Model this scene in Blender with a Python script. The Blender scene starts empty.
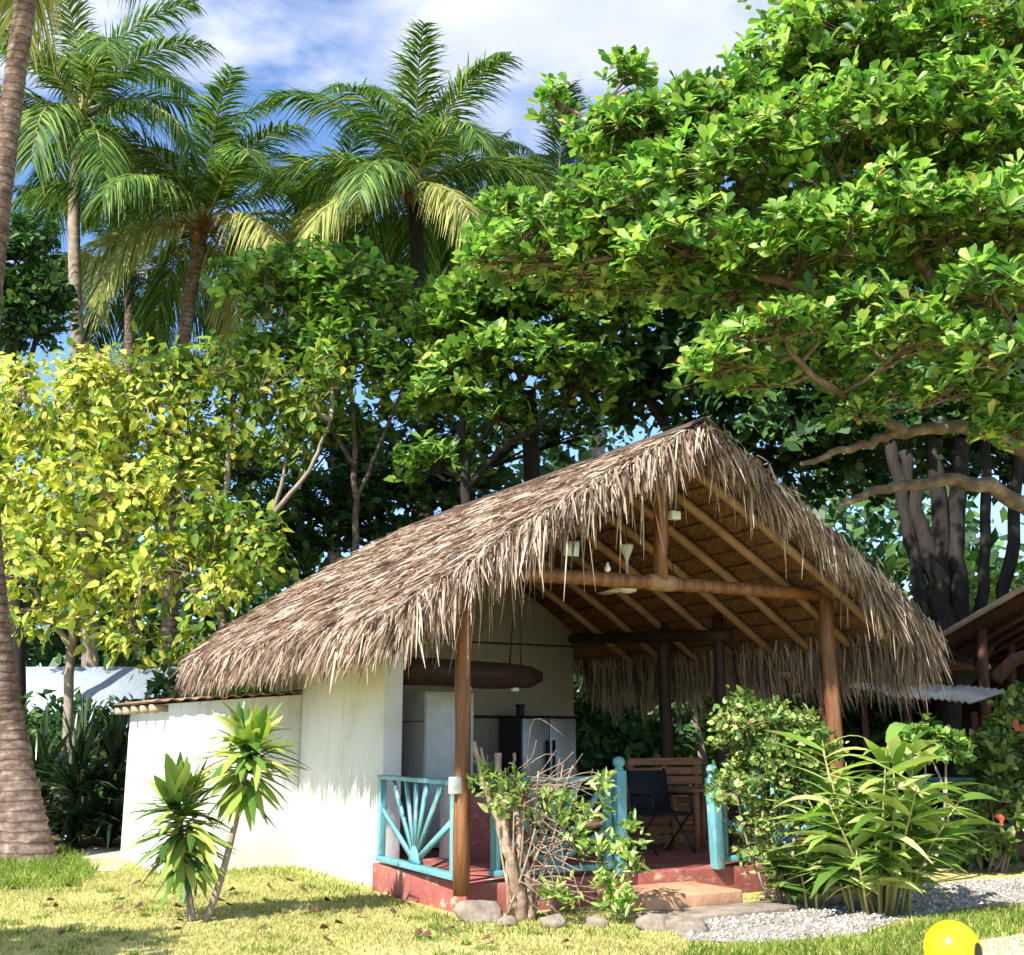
import bpy, math, random
import numpy as np
from mathutils import Vector
random.seed(7)
RG = np.random.default_rng(11)
S = bpy.context.scene
COL = S.collection
R = math.radians

# ------------------------------------------------------------------ camera
CAM_H, PITCH, F = 1.6, R(12.53), 1166.0
CX, CY = 512.0, 477.5
SP, CP = math.sin(PITCH), math.cos(PITCH)
cam = bpy.data.objects.new('camera', bpy.data.cameras.new('camera'))
COL.objects.link(cam)
cam.location = (0, 0, CAM_H)
cam.rotation_euler = (math.pi/2 + PITCH, 0, 0)
cam.data.sensor_fit = 'HORIZONTAL'
cam.data.sensor_width = 36
cam.data.lens = 36*F/1024
cam.data.clip_end = 3000
S.camera = cam

def W(px, py, Y):
    """point seen at picture position px, py that stands Y metres ahead"""
    dx, dn = px-CX, py-CY
    f = F*CP + dn*SP
    u = F*SP - dn*CP
    return np.array((dx/f*Y, Y, CAM_H + u/f*Y))

def G(px, py, z=0.0):
    dx, dn = px-CX, py-CY
    f = F*CP + dn*SP
    u = F*SP - dn*CP
    Y = (z-CAM_H)*f/u
    return np.array((dx/f*Y, Y, z))

# building frame: a runs along the gable (to the right and away), b along the ridge (to the left and away)
P0 = np.array((-0.47, 11.15, 0.0))
AV = np.array((math.cos(R(30)), math.sin(R(30)), 0.0))
BV = np.array((-math.sin(R(30)), math.cos(R(30)), 0.0))
ZV = np.array((0.0, 0.0, 1.0))
def B(a, b, z=0.0):
    return P0 + AV*a + BV*b + ZV*z
def Bn(a, b, z):
    a, b, z = np.broadcast_arrays(np.asarray(a, float), np.asarray(b, float), np.asarray(z, float))
    return P0 + a[:, None]*AV + b[:, None]*BV + z[:, None]*ZV

# ------------------------------------------------------------------ mesh builder
def nrm(x):
    x = np.asarray(x, float)
    l = np.linalg.norm(x, axis=-1, keepdims=True)
    return x/np.maximum(l, 1e-9)

class MB:
    def __init__(s):
        s.v, s.l, s.s, s.n = [], [], [], 0
    def add(s, verts, faces):
        """verts (k,3), faces: list of index lists or int array (m,k)"""
        verts = np.asarray(verts, float).reshape(-1, 3)
        if isinstance(faces, np.ndarray):
            s.l.append((faces + s.n).ravel()); s.s.append(np.full(len(faces), faces.shape[1]))
        else:
            s.l.append(np.array([i for f in faces for i in f], int) + s.n)
            s.s.append(np.array([len(f) for f in faces], int))
        s.v.append(verts); s.n += len(verts)
        return s
    def box(s, c, ax, half):
        c = np.asarray(c, float); X, Y, Z = [np.asarray(a, float)*h for a, h in zip(ax, half)]
        vs = [c+i*X+j*Y+k*Z for k in (-1, 1) for j in (-1, 1) for i in (-1, 1)]
        return s.add(vs, [(0,2,3,1),(4,5,7,6),(0,1,5,4),(2,6,7,3),(0,4,6,2),(1,3,7,5)])
    def abox(s, a0, a1, b0, b1, z0, z1):
        return s.box(B((a0+a1)/2, (b0+b1)/2, (z0+z1)/2), (AV, BV, ZV), (abs(a1-a0)/2, abs(b1-b0)/2, abs(z1-z0)/2))
    def bar(s, p, q, w, d, up=ZV):
        p, q = np.asarray(p, float), np.asarray(q, float)
        t = nrm(q-p); x = nrm(np.cross(t, up)); y = np.cross(x, t)
        return s.box((p+q)/2, (t, x, y), (np.linalg.norm(q-p)/2, w/2, d/2))
    def tube(s, pts, rad, n=8, wob=0.0):
        pts = np.asarray(pts, float); m = len(pts)
        rad = np.full(m, rad, float) if np.isscalar(rad) else np.asarray(rad, float)
        t = np.zeros_like(pts); t[1:-1] = pts[2:]-pts[:-2]; t[0] = pts[1]-pts[0]; t[-1] = pts[-1]-pts[-2]
        t = nrm(t)
        ref = np.array((1., 0, 0)) if abs(t[0][0]) < .8 else np.array((0, 1., 0))
        vs = []
        x = nrm(np.cross(t[0], ref))
        for i in range(m):
            x = nrm(x - t[i]*np.dot(x, t[i])); y = np.cross(t[i], x)
            for k in range(n):
                a = 2*math.pi*k/n
                r = rad[i]*(1+wob*RG.uniform(-1, 1))
                vs.append(pts[i]+r*(math.cos(a)*x+math.sin(a)*y))
        fs = [(i*n+k, i*n+(k+1) % n, (i+1)*n+(k+1) % n, (i+1)*n+k) for i in range(m-1) for k in range(n)]
        fs.append(tuple(range(n-1, -1, -1))); fs.append(tuple((m-1)*n+k for k in range(n)))
        return s.add(vs, fs)
    def sticks(s, A, Bp, ra, rb):
        """many straight three sided twigs at once"""
        A, Bp = np.asarray(A, float), np.asarray(Bp, float); N = len(A)
        if N == 0: return s
        ra = np.broadcast_to(np.asarray(ra, float), (N,)); rb = np.broadcast_to(np.asarray(rb, float), (N,))
        t = nrm(Bp-A); x = nrm(np.cross(t, np.array((.31, .57, .76)))); y = np.cross(t, x)
        vs = np.zeros((N, 6, 3))
        for k in range(3):
            c, q = math.cos(2.0944*k), math.sin(2.0944*k)
            o = c*x+q*y
            vs[:, k] = A+o*ra[:, None]; vs[:, 3+k] = Bp+o*rb[:, None]
        base = np.arange(N)[:, None]*6
        f = np.concatenate([base+np.array([k, (k+1) % 3, 3+(k+1) % 3, 3+k]) for k in range(3)])
        return s.add(vs, f)
    def ribbons(s, base, d, side, L, Wd, droop, prof, fold=0.0, grav=(0, 0, -1)):
        base, d, side = [np.asarray(q, float) for q in (base, d, side)]; N = len(base)
        L, Wd, droop = [np.broadcast_to(np.asarray(q, float), (N,))[:, None] for q in (L, Wd, droop)]
        k = len(prof); g = np.asarray(grav, float)
        nn = np.cross(side, d)
        if fold:
            vs = np.zeros((N, k*3, 3))
        else:
            vs = np.zeros((N, k*2, 3))
        for j in range(k):
            t = j/(k-1)
            c = base + d*L*t + g*droop*L*t*t
            h = side*Wd*.5*max(prof[j], .03)
            if fold:
                up = nn*Wd*fold*prof[j]
                vs[:, 3*j] = c-h+up; vs[:, 3*j+1] = c; vs[:, 3*j+2] = c+h+up
            else:
                vs[:, 2*j] = c-h; vs[:, 2*j+1] = c+h
        q = 3 if fold else 2
        base_i = np.arange(N)[:, None]*k*q
        fl = []
        for j in range(k-1):
            o = j*q
            for e in range(q-1):
                fl.append(base_i+np.array([o+e, o+e+1, o+q+e+1, o+q+e]))
        return s.add(vs, np.concatenate(fl))
    def leaves(s, base, d, side, L, Wd, kind='obovate', fold=.12, curl=.1):
        base, d, side = [np.asarray(q, float) for q in (base, d, side)]; N = len(base)
        L = np.broadcast_to(np.asarray(L, float), (N,))[:, None]; Wd = np.broadcast_to(np.asarray(Wd, float), (N,))[:, None]
        nn = nrm(np.cross(side, d))
        T = {'obovate': [(0,0,0),(.62,0,-fold),(1,0,-curl),(.38,.30,.02),(.76,.5,0),(.38,-.30,.02),(.76,-.5,0)],
             'ovate': [(0,0,0),(.45,0,-fold),(1,0,-curl),(.22,.42,.02),(.62,.40,0),(.22,-.42,.02),(.62,-.40,0)],
             'diamond': [(0,0,0),(.55,.5,.05),(1,0,-curl),(.55,-.5,.05)]}[kind]
        vs = np.zeros((N, len(T), 3))
        for i, (t, a, h) in enumerate(T):
            vs[:, i] = base + d*L*t + side*Wd*a + nn*L*h
        bi = np.arange(N)[:, None]*len(T)
        if kind == 'diamond':
            s.add(vs, bi+np.array([0, 1, 2, 3]))
        else:
            s.add(vs, np.concatenate([bi+np.array([0, 3, 4, 2, 1]), bi+np.array([0, 1, 2, 6, 5])]))
        return s
    def ball(s, c, r, nu=10, nv=7, wob=0.0):
        r = (r, r, r) if np.isscalar(r) else r
        vs = []; fs = []
        for j in range(nv+1):
            ph = math.pi*j/nv
            for i in range(nu):
                th = 2*math.pi*i/nu
                k = 1+wob*RG.uniform(-1, 1)
                vs.append((c[0]+r[0]*k*math.sin(ph)*math.cos(th), c[1]+r[1]*k*math.sin(ph)*math.sin(th), c[2]+r[2]*k*math.cos(ph)))
        for j in range(nv):
            for i in range(nu):
                fs.append((j*nu+i, (j+1)*nu+i, (j+1)*nu+(i+1) % nu, j*nu+(i+1) % nu))
        return s.add(vs, fs)
    def lathe(s, c, prof, n=16, ax=ZV):
        ax = nrm(ax); x = nrm(np.cross(ax, (0.3, .9, .1))); y = np.cross(ax, x); c = np.asarray(c, float)
        vs = []
        for r, h in prof:
            for k in range(n):
                a = 2*math.pi*k/n
                vs.append(c+ax*h+r*(math.cos(a)*x+math.sin(a)*y))
        m = len(prof)
        fs = [(i*n+k, i*n+(k+1) % n, (i+1)*n+(k+1) % n, (i+1)*n+k) for i in range(m-1) for k in range(n)]
        fs.append(tuple(range(n-1, -1, -1))); fs.append(tuple((m-1)*n+k for k in range(n)))
        return s.add(vs, fs)
    def prism(s, poly, vec):
        poly = np.asarray(poly, float); n = len(poly); vec = np.asarray(vec, float)
        vs = np.concatenate([poly, poly+vec])
        fs = [tuple(range(n-1, -1, -1)), tuple(range(n, 2*n))]+[(i, (i+1) % n, n+(i+1) % n, n+i) for i in range(n)]
        return s.add(vs, fs)
    def build(s, name, mat, parent=None, smooth=False, bevel=0.0):
        v = np.concatenate(s.v); l = np.concatenate(s.l).astype(np.int32); sz = np.concatenate(s.s).astype(np.int32)
        if parent is None:
            o3 = np.array(((v[:, 0].min()+v[:, 0].max())/2, (v[:, 1].min()+v[:, 1].max())/2, v[:, 2].min()))
        else:
            o3 = ORG[parent.name]
        v = (v-o3).astype(np.float32)
        me = bpy.data.meshes.new(name)
        me.vertices.add(len(v)); me.vertices.foreach_set('co', v.ravel())
        me.loops.add(len(l)); me.loops.foreach_set('vertex_index', l)
        me.polygons.add(len(sz))
        st = np.concatenate([[0], np.cumsum(sz)[:-1]]).astype(np.int32)
        me.polygons.foreach_set('loop_start', st)
        if smooth: me.polygons.foreach_set('use_smooth', np.ones(len(sz), bool))
        me.update(calc_edges=True); me.validate()
        me.materials.append(mat)
        o = bpy.data.objects.new(name, me); COL.objects.link(o)
        if parent is None:
            o.location = o3; ORG[o.name] = o3
        else:
            o.parent = parent; ORG[o.name] = o3
        if bevel:
            bm_ = o.modifiers.new('bevel', 'BEVEL'); bm_.width = bevel; bm_.segments = 2; bm_.limit_method = 'ANGLE'
        return o
ORG = {}

def tag(o, label=None, cat=None, group=None, kind=None):
    if label: o['label'] = label
    if cat: o['category'] = cat
    if group: o['group'] = group
    if kind: o['kind'] = kind
    return o

def thing(name, loc, label, cat, group=None):
    o = bpy.data.objects.new(name, None); COL.objects.link(o)
    o.location = tuple(loc); o.empty_display_size = .2
    ORG[o.name] = np.asarray(loc, float)
    return tag(o, label, cat, group)

# ------------------------------------------------------------------ materials
def _new(name):
    m = bpy.data.materials.new(name); m.use_nodes = True
    nt = m.node_tree; nt.nodes.clear()
    out = nt.nodes.new('ShaderNodeOutputMaterial')
    return m, nt, out
def _ramp(nt, cols):
    r = nt.nodes.new('ShaderNodeValToRGB'); e = r.color_ramp.elements
    while len(e) > 1: e.remove(e[0])
    e[0].position = cols[0][0]; e[0].color = (*cols[0][1], 1)
    for p, c in cols[1:]:
        x = e.new(p); x.color = (*c, 1)
    return r
def _n(nt, t, **kw):
    n = nt.nodes.new(t)
    for k, v in kw.items(): setattr(n, k, v)
    return n

def leaf_mat(name, cols, trans=.35, rough=.45, spec=.35, tgain=(1.02, 1.2, .65), patch=.25):
    m, nt, out = _new(name); L = nt.links.new
    geo = _n(nt, 'ShaderNodeNewGeometry'); r = _ramp(nt, cols)
    L(geo.outputs['Random Per Island'], r.inputs[0])
    tc = _n(nt, 'ShaderNodeTexCoord'); no = _n(nt, 'ShaderNodeTexNoise'); no.inputs['Scale'].default_value = 1.3
    L(tc.outputs['Object'], no.inputs['Vector'])
    hs = _n(nt, 'ShaderNodeHueSaturation')
    mr = _n(nt, 'ShaderNodeMapRange'); mr.inputs[1].default_value = .3; mr.inputs[2].default_value = .7
    mr.inputs[3].default_value = 1-patch; mr.inputs[4].default_value = 1+patch
    L(no.outputs[0], mr.inputs[0]); L(mr.outputs[0], hs.inputs['Value']); L(r.outputs[0], hs.inputs['Color'])
    p = _n(nt, 'ShaderNodeBsdfPrincipled'); p.inputs['Roughness'].default_value = rough
    p.inputs['Specular IOR Level'].default_value = spec
    L(hs.outputs[0], p.inputs['Base Color'])
    if trans > 0:
        mu = _n(nt, 'ShaderNodeMixRGB', blend_type='MULTIPLY'); mu.inputs[0].default_value = 1; mu.inputs[2].default_value = (*tgain, 1)
        L(hs.outputs[0], mu.inputs[1])
        t = _n(nt, 'ShaderNodeBsdfTranslucent'); L(mu.outputs[0], t.inputs['Color'])
        mx = _n(nt, 'ShaderNodeMixShader'); mx.inputs[0].default_value = trans
        L(p.outputs[0], mx.inputs[1]); L(t.outputs[0], mx.inputs[2]); L(mx.outputs[0], out.inputs[0])
    else:
        L(p.outputs[0], out.inputs[0])
    return m

def surf_mat(name, cols, scale=4.0, stretch=(1, 1, 1), rough=.7, bump=.15, spec=.3, detail=6.0, bscale=None, metal=0.0, rot=(0, 0, 0), bdist=.02, wear=None):
    m, nt, out = _new(name); L = nt.links.new
    tc = _n(nt, 'ShaderNodeTexCoord'); mp = _n(nt, 'ShaderNodeMapping'); mp.inputs['Scale'].default_value = stretch
    mp.inputs['Rotation'].default_value = rot
    L(tc.outputs['Object'], mp.inputs['Vector'])
    no = _n(nt, 'ShaderNodeTexNoise'); no.inputs['Scale'].default_value = scale; no.inputs['Detail'].default_value = detail; no.inputs['Roughness'].default_value = .62
    L(mp.outputs[0], no.inputs['Vector'])
    r = _ramp(nt, cols); L(no.outputs[0], r.inputs[0])
    p = _n(nt, 'ShaderNodeBsdfPrincipled'); p.inputs['Roughness'].default_value = rough
    p.inputs['Specular IOR Level'].default_value = spec; p.inputs['Metallic'].default_value = metal
    if wear:
        wc, wscale, wstr, w0, w1 = wear
        m3 = _n(nt, 'ShaderNodeMapping'); m3.inputs['Scale'].default_value = wstr; L(tc.outputs['Object'], m3.inputs['Vector'])
        n3 = _n(nt, 'ShaderNodeTexNoise'); n3.inputs['Scale'].default_value = wscale; n3.inputs['Detail'].default_value = 8; n3.inputs['Roughness'].default_value = .7
        L(m3.outputs[0], n3.inputs['Vector'])
        r3 = _ramp(nt, [(w0, (0, 0, 0)), (w1, (1, 1, 1))]); L(n3.outputs[0], r3.inputs[0])
        m4 = _n(nt, 'ShaderNodeMixRGB'); L(r3.outputs[0], m4.inputs[0]); L(r.outputs[0], m4.inputs[1]); m4.inputs[2].default_value = (*wc, 1)
        L(m4.outputs[0], p.inputs['Base Color'])
    else:
        L(r.outputs[0], p.inputs['Base Color'])
    if bump:
        b = _n(nt, 'ShaderNodeBump'); b.inputs['Strength'].default_value = bump; b.inputs['Distance'].default_value = bdist
        n2 = _n(nt, 'ShaderNodeTexNoise'); n2.inputs['Scale'].default_value = bscale or scale*3; n2.inputs['Detail'].default_value = 5
        L(mp.outputs[0], n2.inputs['Vector']); L(n2.outputs[0], b.inputs['Height']); L(b.outputs[0], p.inputs['Normal'])
    L(p.outputs[0], out.inputs[0])
    return m

def plain(name, c, rough=.5, metal=0.0, var=.12, scale=6):
    lo = tuple(x*(1-var) for x in c); hi = tuple(min(1, x*(1+var)) for x in c)
    return surf_mat(name, [(.3, lo), (.7, hi)], scale=scale, rough=rough, metal=metal, bump=.04)

M = {}
M['thatch'] = leaf_mat('thatch_strip', [(0, (.07, .046, .032)), (.28, (.22, .15, .108)), (.6, (.42, .31, .235)), (1, (.62, .50, .395))], trans=.16, rough=.8, spec=.15, tgain=(1.1, .85, .55), patch=.2)
M['thatch_under'] = surf_mat('thatch_mat', [(.3, (.10, .06, .035)), (.7, (.26, .17, .10))], scale=10, stretch=(4, 4, 1), rough=.9, bump=.6)
M['lining'] = surf_mat('palm_leaf_lining', [(.25, (.075, .032, .015)), (.5, (.19, .088, .04)), (.75, (.34, .18, .09))], scale=3.0, stretch=(14, 2.2, 2.2), rough=.75, bump=.7, rot=(0, 0, R(-34)), bscale=7)
M['batten'] = surf_mat('dark_batten', [(.3, (.05, .028, .015)), (.7, (.12, .065, .035))], scale=8, rough=.8)
M['post'] = surf_mat('varnished_pole', [(.3, (.11, .04, .015)), (.5, (.20, .08, .03)), (.62, (.28, .125, .05)), (.75, (.34, .18, .085))], scale=5, stretch=(3, 3, .35), rough=.5, bump=.35, spec=.4)
M['beam'] = surf_mat('brown_beam', [(.3, (.13, .06, .03)), (.7, (.30, .15, .075))], scale=4, stretch=(2, 2, 2), rough=.6, bump=.3)
M['rafter'] = surf_mat('peeled_pole', [(.3, (.22, .115, .055)), (.7, (.42, .25, .135))], scale=4, rough=.6, bump=.3)
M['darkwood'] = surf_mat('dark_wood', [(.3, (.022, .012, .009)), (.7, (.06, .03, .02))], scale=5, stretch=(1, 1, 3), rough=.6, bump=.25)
M['white'] = surf_mat('white_painted_render', [(.25, (.66, .63, .57)), (.45, (.77, .755, .71)), (.8, (.81, .80, .76))], scale=1.6, rough=.85, bump=.2, bscale=28, wear=((.50, .44, .35), 3.0, (2.2, 2.2, .35), .54, .86))
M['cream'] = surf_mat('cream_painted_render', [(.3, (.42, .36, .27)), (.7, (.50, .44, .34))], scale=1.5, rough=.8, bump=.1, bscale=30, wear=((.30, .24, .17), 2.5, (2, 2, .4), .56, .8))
M['red'] = surf_mat('red_painted_cement', [(.28, (.46, .27, .22)), (.42, (.37, .125, .10)), (.6, (.31, .085, .07)), (.8, (.43, .18, .145))], scale=3.2, rough=.6, bump=.3, bscale=18, wear=((.52, .38, .28), 5, (1, 1, 2), .56, .66))
M['step'] = surf_mat('tan_painted_cement', [(.3, (.45, .22, .12)), (.6, (.60, .34, .20)), (.8, (.62, .42, .28))], scale=3, rough=.75, bump=.35, bscale=16, wear=((.34, .24, .17), 5, (1, 1, 1), .56, .70))
M['teal'] = surf_mat('teal_gloss_paint', [(.28, (.11, .29, .31)), (.5, (.14, .36, .395)), (.8, (.19, .42, .445))], scale=5, rough=.45, bump=.2, spec=.4, wear=((.36, .42, .38), 9, (1, 1, .5), .57, .63))
M['ridge'] = surf_mat('ridge_felt', [(.3, (.05, .035, .03)), (.7, (.10, .07, .06))], scale=6, rough=.6)
M['whiteware'] = plain('white_enamel', (.72, .72, .68), .35)
M['charcoal'] = plain('charcoal_enamel', (.035, .037, .04), .4)
M['steel'] = surf_mat('brushed_steel', [(.3, (.34, .33, .31)), (.7, (.44, .43, .41))], scale=6, stretch=(1, 1, 12), rough=.38, metal=.75, bump=.03)
M['black'] = plain('black_fabric', (.018, .02, .024), .8)
M['blackmetal'] = plain('black_metal', (.015, .015, .016), .4)
M['rope'] = plain('dark_rope', (.05, .04, .03), .9)
M['whiteplastic'] = plain('white_plastic', (.75, .74, .70), .4)
M['glasslamp'] = plain('lamp_glass', (.62, .72, .70), .15)
M['redplastic'] = plain('red_plastic', (.32, .02, .015), .4)
M['pallet'] = surf_mat('pallet_board', [(.3, (.20, .085, .04)), (.7, (.36, .18, .09))], scale=5, stretch=(.6, .6, 5), rough=.7, bump=.3)
M['tin'] = surf_mat('weathered_tin', [(.3, (.30, .24, .19)), (.5, (.50, .49, .45)), (.8, (.62, .62, .58))], scale=2.5, rough=.45, metal=.3, bump=.08)
M['bluetin'] = surf_mat('grey_blue_tin', [(.3, (.26, .30, .34)), (.7, (.36, .41, .46))], scale=3, stretch=(6, 1, 1), rough=.6, bump=.1)
M['rust'] = surf_mat('rusty_tin', [(.3, (.16, .07, .04)), (.6, (.32, .20, .13)), (.85, (.45, .40, .34))], scale=4, rough=.7, bump=.2)
M['brownroof'] = surf_mat('brown_roof_boards', [(.3, (.05, .022, .013)), (.7, (.13, .058, .032))], scale=4, stretch=(6, 1, 1), rough=.7, bump=.25)
M['fascia'] = surf_mat('weathered_fascia', [(.3, (.30, .21, .13)), (.7, (.50, .38, .25))], scale=4, rough=.75, bump=.2)
M['bark_palm'] = surf_mat('palm_bark', [(.34, (.06, .04, .03)), (.48, (.21, .135, .10)), (.6, (.36, .26, .20)), (.7, (.48, .40, .33))], scale=3.0, stretch=(1.6, 1.6, 6), rough=.9, bump=.9, bscale=9, bdist=.04)
def ring_bark(name, cols, ring, period=.13):
    m, nt, out = _new(name); L = nt.links.new
    tc = _n(nt, 'ShaderNodeTexCoord'); w = _n(nt, 'ShaderNodeTexWave', wave_type='BANDS', bands_direction='Z', wave_profile='SAW')
    w.inputs['Scale'].default_value = .314/period; w.inputs['Distortion'].default_value = 2.2; w.inputs['Detail'].default_value = 4; w.inputs['Detail Scale'].default_value = 1.6
    L(tc.outputs['Object'], w.inputs['Vector'])
    no = _n(nt, 'ShaderNodeTexNoise'); no.inputs['Scale'].default_value = 6; no.inputs['Detail'].default_value = 8; no.inputs['Roughness'].default_value = .7
    L(tc.outputs['Object'], no.inputs['Vector'])
    r = _ramp(nt, cols); L(no.outputs[0], r.inputs[0])
    rr = _ramp(nt, [(0, (1, 1, 1)), (.12, (0, 0, 0)), (.82, (0, 0, 0)), (1, (.8, .8, .8))]); L(w.outputs['Fac'], rr.inputs[0])
    mx = _n(nt, 'ShaderNodeMixRGB'); L(rr.outputs[0], mx.inputs[0]); L(r.outputs[0], mx.inputs[1]); mx.inputs[2].default_value = (*ring, 1)
    p = _n(nt, 'ShaderNodeBsdfPrincipled'); p.inputs['Roughness'].default_value = .92; p.inputs['Specular IOR Level'].default_value = .15
    L(mx.outputs[0], p.inputs['Base Color'])
    ad = _n(nt, 'ShaderNodeMath', operation='ADD'); L(w.outputs['Fac'], ad.inputs[0]); L(no.outputs[0], ad.inputs[1])
    b = _n(nt, 'ShaderNodeBump'); b.inputs['Strength'].default_value = .9; b.inputs['Distance'].default_value = .03
    L(ad.outputs[0], b.inputs['Height']); L(b.outputs[0], p.inputs['Normal']); L(p.outputs[0], out.inputs[0])
    return m
M['bark_palm'] = ring_bark('ringed_palm_bark', [(.33, (.075, .05, .04)), (.46, (.17, .115, .09)), (.58, (.27, .19, .15)), (.70, (.42, .35, .30))], (.07, .045, .035))
M['bark_grey'] = surf_mat('pale_bark', [(.3, (.17, .13, .10)), (.6, (.34, .27, .21)), (.8, (.46, .40, .32))], scale=4, stretch=(1, 1, .6), rough=.9, bump=.6)
M['bark_dark_shaded'] = surf_mat('dark_shaded_bark', [(.3, (.012, .010, .008)), (.7, (.042, .032, .025))], scale=4, stretch=(2, 2, .5), rough=.9, bump=.6)  # dark bark, near black because the fig stems' shade is put into the colour
M['bark_almond'] = surf_mat('almond_bark', [(.30, (.05, .034, .024)), (.5, (.13, .09, .065)), (.62, (.22, .165, .12)), (.75, (.40, .34, .27))], scale=4.5, rough=.85, bump=.6)
M['twig'] = surf_mat('dry_twig', [(.3, (.16, .10, .07)), (.5, (.32, .225, .155)), (.7, (.48, .38, .29))], scale=9, rough=.9, bump=.9, bscale=14)
M['almond'] = leaf_mat('almond_leaf', [(0, (.045, .12, .028)), (.3, (.11, .25, .048)), (.6, (.25, .43, .085)), (.85, (.44, .58, .14)), (.993, (.48, .48, .12)), (1, (.42, .10, .02))], trans=.48, rough=.38, spec=.45)
M['green'] = leaf_mat('tree_leaf', [(0, (.045, .115, .022)), (.4, (.12, .25, .045)), (.8, (.28, .44, .08)), (1, (.46, .50, .11))], trans=.4, rough=.42)
M['darkgreen'] = leaf_mat('dark_tree_leaf', [(0, (.018, .055, .016)), (.5, (.045, .11, .03)), (.9, (.095, .19, .05)), (1, (.16, .25, .06))], trans=.3, rough=.45)
M['yellow'] = leaf_mat('yellow_leaf', [(0, (.12, .24, .04)), (.25, (.34, .44, .07)), (.5, (.60, .60, .10)), (.93, (.76, .70, .15)), (1, (.34, .22, .10))], trans=.45, rough=.5, spec=.25)
M['yellowgreen'] = leaf_mat('yellow_green_leaf', [(0, (.07, .15, .02)), (.5, (.17, .27, .035)), (.85, (.34, .39, .05)), (1, (.48, .44, .07))], trans=.4, rough=.5, spec=.25)
M['frond'] = leaf_mat('palm_leaflet', [(0, (.028, .08, .017)), (.5, (.08, .17, .032)), (.85, (.20, .31, .055)), (1, (.42, .43, .12))], trans=.34, rough=.5, spec=.25, patch=.1)
M['frond_old'] = leaf_mat('old_palm_leaflet', [(0, (.18, .25, .06)), (.5, (.38, .40, .11)), (.85, (.55, .50, .18)), (1, (.55, .42, .2))], trans=.34, rough=.55, spec=.2, patch=.1)
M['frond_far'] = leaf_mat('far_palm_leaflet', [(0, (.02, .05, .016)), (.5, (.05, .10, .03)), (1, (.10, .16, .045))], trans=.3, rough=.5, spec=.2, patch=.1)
M['rachis'] = plain('palm_stalk', (.30, .28, .10), .5)
M['husk'] = surf_mat('palm_husk', [(.3, (.14, .06, .03)), (.7, (.34, .17, .08))], scale=8, rough=.85)
M['coconut'] = plain('coconut_husk', (.22, .10, .05), .6)
M['dracaena'] = leaf_mat('dracaena_leaf', [(0, (.06, .15, .025)), (.35, (.16, .28, .05)), (.65, (.38, .46, .09)), (1, (.62, .60, .16))], trans=.3, rough=.32, spec=.5)
M['dracaena_deep'] = leaf_mat('dracaena_deep_leaf', [(0, (.04, .10, .02)), (.4, (.12, .22, .045)), (.72, (.28, .38, .08)), (1, (.60, .60, .16))], trans=.28, rough=.32, spec=.5)
M['ginger'] = leaf_mat('ginger_leaf', [(0, (.07, .16, .025)), (.3, (.20, .34, .06)), (.65, (.44, .54, .15)), (1, (.70, .70, .30))], trans=.4, rough=.34, spec=.5)
M['pandan'] = leaf_mat('strap_leaf', [(0, (.012, .03, .012)), (.6, (.03, .06, .022)), (1, (.07, .11, .04))], trans=.15, rough=.3, spec=.5)
M['hibiscus'] = leaf_mat('shrub_leaf', [(0, (.05, .11, .02)), (.4, (.13, .23, .045)), (.8, (.32, .41, .10)), (1, (.55, .52, .20))], trans=.32, rough=.4)
M['petal'] = leaf_mat('red_petal', [(0, (.55, .06, .04)), (1, (.75, .22, .12))], trans=.3, rough=.5)
M['grass'] = leaf_mat('lawn_blade', [(0, (.20, .24, .06)), (.4, (.43, .42, .13)), (.8, (.62, .54, .24)), (1, (.66, .53, .33))], trans=.35, rough=.6, spec=.15, patch=.18)
M['grass_green'] = leaf_mat('green_blade', [(0, (.08, .15, .018)), (.5, (.18, .27, .04)), (.85, (.32, .38, .07)), (1, (.46, .44, .15))], trans=.4, rough=.5, spec=.2)
M['soil'] = None
M['stone'] = surf_mat('pale_stone', [(.3, (.15, .11, .08)), (.5, (.28, .225, .175)), (.75, (.40, .34, .28))], scale=5, rough=.95, bump=.8, bscale=9, wear=((.16, .13, .09), 7, (1, 1, 1), .52, .68))
M['deadleaf'] = leaf_mat('dead_leaf', [(0, (.07, .035, .02)), (1, (.17, .085, .045))], trans=.1, rough=.7)
M['yellowball'] = plain('yellow_vinyl', (.80, .66, .012), .25, var=.03)
M['pavement'] = surf_mat('beige_paving', [(.3, (.50, .42, .31)), (.7, (.62, .54, .42))], scale=3, rough=.85, bump=.2, bscale=30)

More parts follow.
